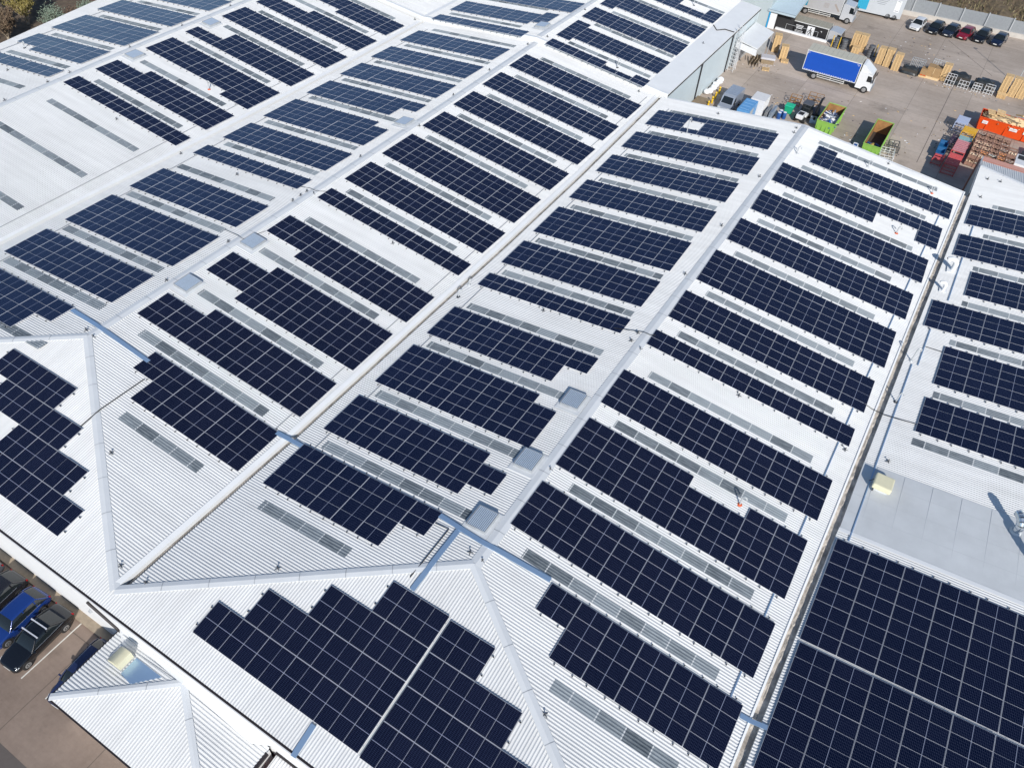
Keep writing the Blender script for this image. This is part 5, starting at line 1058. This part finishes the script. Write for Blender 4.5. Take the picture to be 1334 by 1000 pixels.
# white tractor/loader with its shovel
t = thing('loader', 'white and black compact loader beside the green scrap skip', 'loader', (15.6, 100.6, G), -.1)
mb = MB(); mb.bev((0, -1.2, .95), (1.0, 1.6, .6), .12); mb.bev((0, -.3, .75), (1.2, .9, .4), .08); mb.build('bonnet', white, t); mb = MB(); mb.box((0, -1.3, 1.27), (.7, .9, .03)); mb.build('engine_grille', TRIM, t)
mb = MB(); mb.bev((0, .75, 1.35), (1.25, 1.4, 1.3), .12); mb.build('cab', GLASS, t); mb = MB(); mb.bev((0, .75, 2.05), (1.35, 1.5, .14), .05); mb.build('cab_roof', mat('dark_grey_roof', (.09, .095, .11), .5), t)
for x in (-.62, .62):
    for y, r in ((-1.3, .42), (.9, .55)):
        mb = MB(); mb.tube([(-.15, 0, 0), (.15, 0, 0)], r, 16); o = mb.build('wheel', TYRE, t, (x, y, r)); mb = MB(); mb.tube([(-.16, 0, 0), (.16, 0, 0)], r*.5, 12); mb.build('rim', RIM, o)
t = thing('digger_arm', 'black digger arm with a curved pale bucket lying beside the loader', 'digger arm', (17.0, 101.2, G), .2)
mb = MB(); mb.tube([(0, -.9, .5), (.1, .6, 1.3), (.4, 2.6, 1.9), (.7, 4.2, 1.5)], [.16, .2, .16, .12], 8); mb.build('boom', MT['black'], t)
mb = MB(); A = [(-.5, -1.2+.5*math.cos(a), .55+.5*math.sin(a)) for a in np.linspace(-1.9, 1.3, 9)]; B = [(.4, p[1], p[2]) for p in A]; strip(mb, A, B); mb.build('bucket', MT['louv'], t)
mb = MB(); mb.bev((-.1, 1.5, .35), (1.4, 2.4, .6), .1); mb.build('undercarriage', MT['black'], t)
for lab, x, y, w_, h in (('rusty open frame behind the green bin', 13.3, 104.2, 1.5, 1.1), ('rusty open frame behind the loader', 15.6, 106.3, 2.0, 1.2)): tube_frame(lab, x, y, w_, h, 1.3, rust, 'rusty frames', .1, 'rusty_rack', 3)
for lab, x, y in (('white appliance casing left of the empty green skip, left one', 23.1, 95.0), ('white appliance casing left of the empty green skip, right one', 24.0, 95.6)):
    t = thing('appliance', lab, 'appliance', (x, y, G), .1, 'white appliance casings'); mb = MB(); mb.bev((0, 0, .55), (.65, 1.2, 1.1), .05); mb.build('casing', MT['wall'], t); mb = MB(); mb.box((0, -.1, 1.11), (.42, .6, .02)); mb.build('panel', bluep, t)
tube_frame('white and red tube trolley right of the empty green skip', 28.0, 97.0, 1.7, .8, 2.2, frame, None, .15, 'tube_trolley', 4); tube_frame('dark tube trolley leaning behind the white and red one', 28.3, 99.6, 1.3, .9, 1.8, MT['anchor'], None, .2, 'tube_trolley', 3)
# litter and broken wood lying about the yard
mbs = [MB() for _ in range(4)]; random.seed(5)
for k in range(420):
    cx, cy, sx_, sy_ = random.choice(((22.5, 97, 2.2, 4.5), (28.5, 98, 1.2, 4), (12.5, 103.5, 3.5, 2.2), (5, 113.5, 2.2, 2.2), (21, 108, 9, 7), (33.5, 108, 1.6, 5), (30, 124.5, 9, .7), (25, 137, 9, 5), (41, 118, 4, 1.5)))
    x, y = random.gauss(cx, sx_*.6), random.gauss(cy, sy_*.6)
    if 17.5 < x < 20.8 and 97 < y < 104.2 or 24.4 < x < 27.5 and 94.8 < y < 103.6: continue
    mbs[k % 4].box((x, y, G+.03), (random.uniform(.06, .34), random.uniform(.03, .14), random.uniform(.02, .05)), 0, random.uniform(0, 3.1))
for q, (m, nm_) in enumerate(((wood, 'splintered wood'), (dkp, 'dark litter'), (oldw, 'old timber scraps'), (MT['wall'], 'white litter'))):
    tag(mbs[q].build('yard_litter', m), 'small bits of %s scattered over the yard floor' % nm_, 'litter', kind='stuff')
# right-hand storage corner
red = mat('faded_red_steel', (.62, .10, .10), .55, 0, .2, 4)
def rack(label, x, y, w_, d, h, m, n, grp, slat=None, nm='stacking_rack'):
    t = thing(nm, label, 'rack', (x, y, G), -.05, grp); mb = MB()
    for X in (-w_/2, w_/2):
        for Y in (-d/2, d/2): mb.box((X, Y, h/2), (.09, .09, h))
    for z in np.linspace(.15, h-.1, max(2, int(h/.35))):
        for Y in (-d/2, d/2): mb.box((0, Y, z), (w_, .05, .07))
        for X in (-w_/2, w_/2): mb.box((X, 0, z), (.05, d, .07))
    mb.build('frame', m, t); mb = MB()
    for k in range(n): mb.box((0, -d/2+d*(k+.5)/n, h-.03), (w_, d/n*.62, .06))
    mb.build('slats', slat or m, t); return t
rack('red slatted rack nearest the roof corner', 35.75, 99.0, 1.6, 3.4, 1.5, red, 9, 'coloured stacking racks'); rack('red rack behind the nearest red slatted rack', 35.95, 103.3, 1.6, 3.6, 1.5, red, 7, 'coloured stacking racks', mat('pinkish_slat', (.62, .26, .28), .6))
rack('pale turquoise rack before the yellow one', 36.1, 106.1, 1.6, 1.2, 1.4, mat('turquoise_steel', (.25, .42, .44), .6), 3, 'coloured stacking racks'); rack('yellow rack with raised side posts', 36.2, 108.3, 1.7, 1.9, 1.7, mat('warm_yellow_steel', (.72, .40, .02), .5), 4, 'coloured stacking racks'); rack('blue and white wire rack left of the yellow rack', 34.9, 111.6, 1.5, 2.4, 1.4, mat('pale_blue_wire', (.40, .46, .62), .5), 8, 'coloured stacking racks')
rack('red low rack under the blue tubs', 34.0, 100.0, 1.2, 2.0, .8, red, 2, 'coloured stacking racks')
for lab, y in (('blue tub on the low red rack, nearer one', 101.6), ('blue tub behind the low red rack, farther one', 103.7)):
    t = thing('blue_tub', lab, 'tub', (33.9, y, G), 0, 'blue tubs'); mb = MB(); mb.add([(-.45, -.8, .05), (.45, -.8, .05), (.45, .8, .05), (-.45, .8, .05), (-.55, -.95, 1.0), (.55, -.95, 1.0), (.55, .95, 1.0), (-.55, .95, 1.0), (-.48, -.87, .97), (.48, -.87, .97), (.48, .87, .97), (-.48, .87, .97), (-.4, -.75, .55), (.4, -.75, .55), (.4, .75, .55), (-.4, .75, .55)],
        [(0, 1, 5, 4), (1, 2, 6, 5), (2, 3, 7, 6), (3, 0, 4, 7), (4, 5, 9, 8), (5, 6, 10, 9), (6, 7, 11, 10), (7, 4, 8, 11), (8, 9, 13, 12), (9, 10, 14, 13), (10, 11, 15, 14), (11, 8, 12, 15), (12, 13, 14, 15)]); mb.build('tub', mat('deep_blue_tub', (.008, .10, .26), .5), t)
rack('dark violet rack between the blue tubs and the red racks', 34.9, 105.6, 1.0, 3.0, 1.1, mat('dark_violet_steel', (.05, .03, .06), .6), 5, 'coloured stacking racks')
brs = mat('rusty_stillage_steel', (.28, .16, .12), .8, 0, .4, 4); contents = [mat('tan_castings', (.66, .50, .36), .8, 0, .35, 6), mat('orange_castings', (.58, .24, .08), .8, 0, .3, 6), mat('grey_castings', (.45, .43, .38), .8, 0, .3, 6), mat('brown_castings', (.33, .21, .15), .85, 0, .35, 6)]
mb = MB()
for X in (-.5, .5):
    for Y in (-.42, .42): mb.box((X, Y, .5), (.07, .07, 1.0))
for z in (.12, .95):
    for Y in (-.42, .42): mb.box((0, Y, z), (1.0, .05, .08))
    for X in (-.5, .5): mb.box((X, 0, z), (.05, .84, .08))
for Y in (-.42, .42): mb.box((0, Y, .36), (.98, .02, .42))
for X in (-.5, .5): mb.box((X, 0, .36), (.02, .82, .42))
mb.box((0, 0, .1), (.98, .82, .04)); STM = mb.mesh('frame', brs)
CONT = []
for m in contents:
    mb = MB(); nx = 6; v = [(-.46+.92*i/5, -.38+.76*j/4, .56+random.uniform(-.1, .16)) for j in range(5) for i in range(6)]
    mb.add(v, [(j*6+i, j*6+i+1, (j+1)*6+i+1, (j+1)*6+i) for j in range(4) for i in range(5)]); CONT.append(mb.mesh('contents', m))
colw = ['left-most', 'second', 'middle', 'fourth', 'right-most']; roww = ['front', 'second', 'third', 'fourth', 'fifth', 'sixth', 'seventh', 'rear']
for r in range(8):
    for c in range(5):
        if c == 4 and r > 5: continue
        t = thing('stillage', 'rusty steel stillage of castings, %s row from the salmon wall, %s column' % (roww[r], colw[c]), 'stillage', (37.7+c*1.06+.03*r, 101.9+r*1.28-.12*c, G), -.05, 'rusty stillages')
        link('frame', STM, t); link('contents', CONT[random.choice((0, 1, 2, 3, 3, 0))] if r < 4 else CONT[random.choice((2, 3, 3))], t)
        if r in (0, 1, 2, 3) and random.random() < .8:
            t2 = thing('stillage', 'rusty steel stillage stacked on top, %s row from the salmon wall, %s column' % (roww[r], colw[c]), 'stillage', (37.7+c*1.06+.03*r, 101.9+r*1.28-.12*c, G+1.0), -.05, 'rusty stillages')
            link('frame', STM, t2); link('contents', CONT[random.choice((0, 1, 2, 3, 0))], t2)
og = mat('bright_orange_steel', (.72, .075, .008), .45, 0, .06, 2)
s3 = skip('long bright orange skip full of broken pallets', 36.7, 46.5, 112.9, 115.8, 1.9, og, mat('orange_lining', (.45, .09, .03), .7))
mb = MB()
for x, w_ in ((-4.0, .7), (-.3, 1.0), (1.5, 1.0)): mb.box((x, -1.50, 1.35), (w_, .015, .42), 0, 0, ('X', -.02))
for x, w_ in ((-4.0, .5), (-.3, .8), (1.5, .8)): mb.box((x, -1.512, 1.37), (w_, .01, .05), 1); mb.box((x-.05, -1.512, 1.27), (w_*.8, .01, .05), 1)
mb.build('sign_plate', [MT['wall'], mat('faint_print', (.55, .30, .26), .6)], s3)
heap('broken pallets and boards heaped in the orange skip', 'timber_heap', 41.4, 114.4, 9.2, 2.6, 1.6, 2.6, 170, [wood2, wood, oldw], (.5, 1.5), (.04, .08), 'timber')
o = None
for k, (x, y, z, rx, rz) in enumerate(((37.9, 114.6, 2.1, .15, .3), (39.0, 115.0, 2.2, .2, .1), (41.6, 115.2, 2.5, -.3, .8), (43.5, 114.6, 2.3, .25, 1.2))):
    o = link('pallet', PAL, None, (x, y, G+z)); o.rotation_euler = (rx, .1, rz); tag(o, 'loose pallet on the heap in the orange skip, %s from its left end' % ORD[k], 'pallet', 'loose pallets in the orange skip')
t = thing('white_machine', 'white machine casing with dark openings beside the stillages', 'machine', (43.4, 104.6, G), -.05)
mb = MB(); mb.bev((0, 0, .7), (1.7, 3.0, 1.4), .08); mb.bev((0, -1.9, .45), (1.8, .9, .9), .06); mb.build('casing', white, t); mb = MB(); mb.box((0, .6, 1.41), (1.2, 1.2, .02)); mb.box((.2, 2.1, .8), (1.2, 1.2, 1.2)); mb.build('dark_opening', TRIM, t)
t = thing('covered_load', 'large black covered load at the right edge beyond the white machine', 'covered load', (46.0, 106, G)); mb = MB(); mb.bev((0, 0, 1.0), (2.4, 6, 2.0), .2); mb.build('tarpaulin', tarp, t)
# fence, low wall, canopy and grey building
conc = mat('pale_concrete', (.52, .49, .45), .85, 0, .12, 1.5); panel_m = mat('grey_corrugated_panel', (.33, .35, .37), .6, .2, .12, 3)
FN = thing('boundary_fence', 'long grey panel fence on a pale concrete base behind the parked cars', 'fence', (30, 152.5, G))
fy = lambda x: 150.6+(x-18)*.115
mb = MB()
for k in range(14):
    a, b = 8+k*4.0, 12+k*4.0; mb.prism([(a-30, fy(a)-152.5-.25), (b-30, fy(b)-152.5-.25), (b-30, fy(b)-152.5+.1), (a-30, fy(a)-152.5+.1)], 0, .75)
mb.build('concrete_base', conc, FN)
mb = MB()
for k in range(14):
    a, b = 8+k*4.0, 11.95+k*4.0; h = 2.75+random.uniform(-.12, .12); n = 26
    for q in range(n):
        xa, xb = a+(b-a)*q/n, a+(b-a)*(q+1)/n; d = .05 if q % 2 else 0
        mb.add([(xa-30, fy(xa)-152.5+d, .75), (xb-30, fy(xb)-152.5+d, .75), (xb-30, fy(xb)-152.5+d, h), (xa-30, fy(xa)-152.5+d, h)], [(0, 1, 2, 3)])
mb.build('panels', panel_m, FN)
for k in range(15):
    x = 8+k*4.0; mb = MB(); mb.box((x-30, fy(x)-152.5-.14, 1.5), (.16, .16, 3.0)); mb.build('post', MT['pipe'], FN)
t = thing('dock_wall', 'low white dock wall in front of the black advert lorry', 'wall', (7.2, 129.1, G)); mb = MB(); mb.bev((-.6, 0, .12), (8.8, .45, .34), .03); mb.build('coping', MT['wall'], t)
mb = MB()
for x in (-3.4, -1.6, .2, 2.0): mb.tube([(x, 0, .4), (x, 0, 1.2)], .03, 6)
mb.tube([(-3.4, 0, 1.2), (2.0, 0, 1.2)], .025, 6); mb.build('handrail', MT['pipe'], t)
CA = thing('canopy', 'white flat canopy roof beside the far corner of the warehouse', 'canopy', (2.9, 114, G)); mb = MB(); q = [(x-2.9, y-114, z) for x, y, z in ((1.3, 110.2, 4.15), (4.75, 109.5, 3.85), (4.75, 117.2, 3.85), (1.3, 118.4, 4.15))]; mb.slab(q, .12); mb.build('roof', MT['apron'], CA)
mb = MB(); mb.slab([(-1.6, -4.0, 3.95), (1.85, -4.62, 3.68), (1.85, -4.58, 3.68), (-1.6, -3.96, 3.95)], .9, 0); mb.build('fascia', MT['wall'], CA)
mb = MB()
for x, y in ((1.7, 3),): mb.tube([(x, y, 0), (x, y, 3.8)], .07, 8)
mb.box((-.2, 2.6, 1.9), (3.2, .1, 3.7)); mb.box((-1.4, -.6, 1.9), (.1, 6.4, 3.8))
mb.build('posts', MT['gut'], CA)
t = thing('ladder_cage', 'white lattice access tower against the far corner of the blue wall', 'access tower', (1.75, 108.9, G))
mb = MB()
for x in (-.35, .5):
    for y in (-.6, .6): mb.tube([(x, y, 0), (x, y, 6.6)], .035, 6)
for k in range(12):
    z = .3+k*.55
    for a, b in (((-.35, -.6), (.5, -.6)), ((.5, -.6), (.5, .6)), ((.5, .6), (-.35, .6))): mb.tube([(*a, z), (*b, z)], .02, 5); mb.tube([(*a, z), (*b, z+.55)], .016, 5)
mb.build('lattice', frame, t)
t = thing('bulk_bags', 'white lumpy bulk bags heaped at the foot of the blue wall', 'bags', (1.9, 101.5, G))
for k in range(7):
    bm = bmesh.new(); bmesh.ops.create_icosphere(bm, subdivisions=2, radius=.5)
    for v in bm.verts: v.co *= random.uniform(.85, 1.12); v.co.z *= .8
    me = bpy.data.meshes.new('bag'); bm.to_mesh(me); bm.free(); me.materials.append(MT['wall']); link('bag', me, t, (random.uniform(-.2, .3), -2.6+k*.8, .35+random.uniform(0, .25)))
t = thing('slab_stack', 'pale grey slabs and crates heaped before the canopy', 'slabs', (5.3, 114.6, G), .3)
mb = MB(); mb.bev((.3, .6, .8), (2.2, 1.5, .3), .04); mb.build('slab', mat('pale_slab', (.52, .52, .56), .7), t); mb = MB(); mb.box((.3, .6, .32), (1.9, 1.3, .6)); mb.build('bearer', oldw, t)
t = thing('timber_crates', 'weathered timber crates leaning under the canopy edge', 'crates', (4.0, 113.1, G), .3)
for k in range(3):
    mb = MB()
    for q in range(5): mb.box((0, -.7+q*.35, .75), (.04, .22, 1.5), 0, 0, ('Y', .35))
    for z in (.2, 1.3): mb.box((.05-z*.36+.27, 0, z), (.08, 1.7, .1))
    mb.build('crate_side', oldw, t, (-.5+k*.45, random.uniform(-.2, .2), 0))
# grey building behind the yard
GB = thing('loading_building', 'pale grey building with a blue-framed loading door at the top', 'building', (-2, 136, G)); px, py = 2, -136
gw = mat('pale_grey_cladding', (.47, .54, .56), .6, 0, .05, .5)
mb = MB(); mb.box((-9.6, 12, 4.6), (24.6, 39, 9.2)); mb.build('wall', gw, GB)
mb = MB()
zz0 = 3.0
A = []; B = []
n = 46
for k in range(n):
    x = 2.4+4.6*k/(n-1); d = .04 if k % 2 else 0; A.append((x, -7.7, zz0+d)); B.append((x, 12, zz0+3.0+d))
strip(mb, A, B); mb.add([(2.4, -7.7, zz0-.02), (7, -7.7, zz0-.02), (7, -7.7, zz0-.35), (2.4, -7.7, zz0-.35)], [(0, 1, 2, 3)]); mb.add([(7, -7.7, zz0+.03), (7, 12, zz0+3.03), (7, 12, zz0+2.6), (7, -7.7, zz0-.35)], [(0, 1, 2, 3)]); mb.build('lean_to_roof', mat('pale_blue_roof', (.46, .56, .62), .5, 0, .05, .6), GB)
mb = MB(); mb.box((2.75, -7.5, 1.4), (.18, .2, 2.9)); mb.build('door_frame', mat('bright_blue_frame', (.02, .35, .68), .5), GB); mb = MB(); mb.box((3.45, -7.4, 1.2), (1.1, .12, 2.5)); mb.build('door', MT['wall'], GB)
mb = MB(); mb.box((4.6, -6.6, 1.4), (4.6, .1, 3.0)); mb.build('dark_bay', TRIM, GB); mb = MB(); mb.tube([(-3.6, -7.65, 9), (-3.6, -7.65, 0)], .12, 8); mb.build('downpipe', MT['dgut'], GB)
mb = MB(); mb.box((.8, -7.6, 6.4), (.7, .14, .3)); mb.build('wall_light', MT['wall'], GB)
t = thing('lamp_post', 'thin pale lamp post at the right edge of the yard', 'lamp post', (39.9, 132.6, G)); mb = MB(); mb.tube([(0, 0, 0), (.1, 0, 4), (.2, 0, 8)], [.07, .055, .04], 8); mb.build('pole', MT['pipe'], t); mb = MB(); mb.box((.45, 0, 8.02), (.6, .2, .1)); mb.build('lantern', MT['gut'], t)
# ---------------------------------------------------------------- planting beyond the left eaves
bark = mat('pale_bark', (.30, .25, .19), .9, 0, .3, 4); twy = mat('yellow_willow_twig', (.34, .27, .075), .85, 0, .3, 3); twb = mat('brown_twig', (.20, .13, .085), .9, 0, .3, 3)
def bare_tree(label, x, y, h, col, n, seed, spread):
    random.seed(seed); t = thing('bare_tree', label, 'tree', (x, y, G), 0, 'bare trees beyond the left eaves'); tk = MB(); tw = MB(); fl = MB()
    tk.tube([(0, 0, 0), (.1, .05, h*.25), (.05, .1, h*.45)], [.22, .17, .12], 8)
    for k in range(n):
        a = random.uniform(0, 6.28); s = random.uniform(.3, 1)*spread; z0 = h*random.uniform(.0, .3); z1 = h*random.uniform(.5, 1.05)
        p = [Vector((.05, .05, z0)), Vector((math.cos(a)*s*.4, math.sin(a)*s*.4, z0+(z1-z0)*.45)), Vector((math.cos(a)*s*.8, math.sin(a)*s*.8, z0+(z1-z0)*.8)), Vector((math.cos(a)*s, math.sin(a)*s, z1))]
        tk.tube(p, [.08, .06, .04, .02], 5)
        for q in range(44):
            f = random.uniform(.25, 1); i = min(2, int(f*3)); g = f*3-i; b = p[i].lerp(p[i+1], g); d = Vector((random.gauss(0, .4), random.gauss(0, .4), random.uniform(.3, 1))).normalized()*random.uniform(.4, 1.1)
            tw.tube([b, b+d*.6+Vector((0, 0, .05)), b+d], [.028, .022, .012], 3, 0, False)
            for e in range(3):
                c = b+d*random.uniform(.3, 1.1)+Vector((random.gauss(0, .09), random.gauss(0, .09), random.gauss(0, .09))); u = Vector((random.gauss(0, 1), random.gauss(0, 1), random.gauss(0, 1))).normalized()*.13; v = u.orthogonal().normalized()*.08
                fl.add([c-u, c+v, c+u], [(0, 1, 2)])
    tk.build('trunk', bark, t); tw.build('twigs', col, t); fl.build('crown', mat('buds', (.30, .255, .09) if col is twy else (.19, .14, .09), .8, 0, .4, 3), t)
for lab, x, y, h, c, n, sd_, sp in (('yellow-twigged willow at the top left corner', -90.5, 55.5, 5.6, twy, 26, 3, 2.4), ('yellow willow left of the corner, at the frame edge', -93.0, 51.0, 5.2, twy, 24, 5, 2.3), ('brown bare tree below the willow', -88.0, 50.5, 4.4, twb, 22, 8, 2.2),
    ('bare thin tree behind the turquoise shed roof', -93.0, 69.5, 5.6, twb, 20, 11, 2.4), ('bare thin tree right of the turquoise sheeting', -89.5, 68, 5.2, twb, 22, 13, 2.3), ('brown bare tree nearest the roof corner at the top', -87, 74, 5.4, twb, 22, 17, 2.4), ('bare tree farthest along the left eaves', -88, 82, 5.6, twb, 20, 19, 2.5),
    ('small bare tree between the willow and the round bush', -94.5, 58.5, 4.8, twb, 20, 31, 2.0), ('second yellow willow behind the first one', -97.5, 56.5, 5.8, twy, 22, 33, 2.4)): bare_tree(lab, x, y, h, c, n, sd_, sp)
def bush(label, x, y, r, col, seed):
    random.seed(seed); t = thing('bush', label, 'bush', (x, y, G), 0, 'bushes beyond the left eaves'); mb = MB()
    for k in range(1500):
        d = Vector((random.gauss(0, 1), random.gauss(0, 1), random.gauss(0, 1))).normalized()*r*random.uniform(.55, 1.05)*(1+.25*math.sin(k*.37)); d.z = abs(d.z)*1.2; u = Vector((random.gauss(0, 1), random.gauss(0, 1), random.gauss(0, 1))).normalized()*.13; v = u.orthogonal().normalized()*.1
        c = d+Vector((0, 0, .2)); mb.add([c-u, c+v, c+u], [(0, 1, 2)])
    mb.build('crown', col, t); s = MB()
    for k in range(7): a = k*.9; s.tube([(0, 0, 0), (math.cos(a)*r*.4, math.sin(a)*r*.4, r*.9)], [.05, .02], 5)
    s.build('stems', bark, t)
gl_ = mat('grey_green_leaf', (.20, .26, .20), .8, 0, .3, 2); br_ = mat('brown_bramble_leaf', (.13, .085, .06), .9, 0, .4, 2)
for lab, x, y, r, c, sd_ in (('round grey-green bush right of the willow', -88.5, 58.5, 1.9, gl_, 21), ('low brown bramble bush beside the grey-green one', -86.0, 60.5, 1.7, br_, 22), ('brown bush between the bare trees', -85.5, 66, 1.8, br_, 23), ('pale bush under the turquoise sheeting', -87.5, 63.5, 1.4, gl_, 24), ('brown bush below the left willow', -90.5, 48.5, 2.0, br_, 25), ('brown bush along the eaves farther up', -85.5, 74, 1.9, br_, 26), ('low brown bush at the frame edge', -94, 46, 2.2, br_, 27)): bush(lab, x, y, r, c, sd_)
random.seed(99)
t = thing('garden_shed', 'shed with a pale turquoise roof behind the bare trees', 'shed', (-98, 71, G), .35); mb = MB(); mb.slab([(-2.4, -3.2, 2.3), (2.6, -3.4, 2.9), (2.6, 3.2, 2.9), (-2.4, 3.2, 2.3)], .08); mb.build('roof', mat('turquoise_sheeting', (.40, .66, .62), .6, 0, .15, 1.2), t); mb = MB(); mb.box((0, 0, 1.1), (4.4, 5.8, 2.2)); mb.build('walls', oldw, t)
t = thing('tent', 'dark open tent with white posts at the top left', 'tent', (-104, 64, G)); mb = MB(); mb.slab([(-2, -2, 2.4), (2, -2, 2.4), (2, 2, 2.7), (-2, 2, 2.7)], .1); mb.build('roof', MT['black'], t); mb = MB()
for x, y in ((-1.9, -1.9), (1.9, -1.9), (1.9, 1.9), (-1.9, 1.9)): mb.tube([(x, y, 0), (x, y, 2.4)], .06, 6)
mb.build('posts', frame, t)
t = thing('safety_cone', 'orange cone beside the dark tent', 'cone', (-97.8, 63.5, G)); mb = MB(); mb.tube([(0, 0, .03), (0, 0, .95)], [.3, .05], 12); mb.build('cone', MT['orange'], t); mb = MB(); mb.box((0, 0, .02), (.75, .75, .05)); mb.build('base', TRIM, t)
mb = MB()
for k in range(60):
    for q in range(18): pass
gx, gy = 24, 40; gv = [(-125+i*2.05, 30+j*3.2, G+.05+random.uniform(0, .35)) for j in range(gy) for i in range(gx)]
mb.add(gv, [(j*gx+i, j*gx+i+1, (j+1)*gx+i+1, (j+1)*gx+i) for j in range(gy-1) for i in range(gx-1)]); tag(mb.build('rough_ground', mat('leaf_litter', (.12, .09, .065), .95, 0, .5, 1.1)), kind='structure')
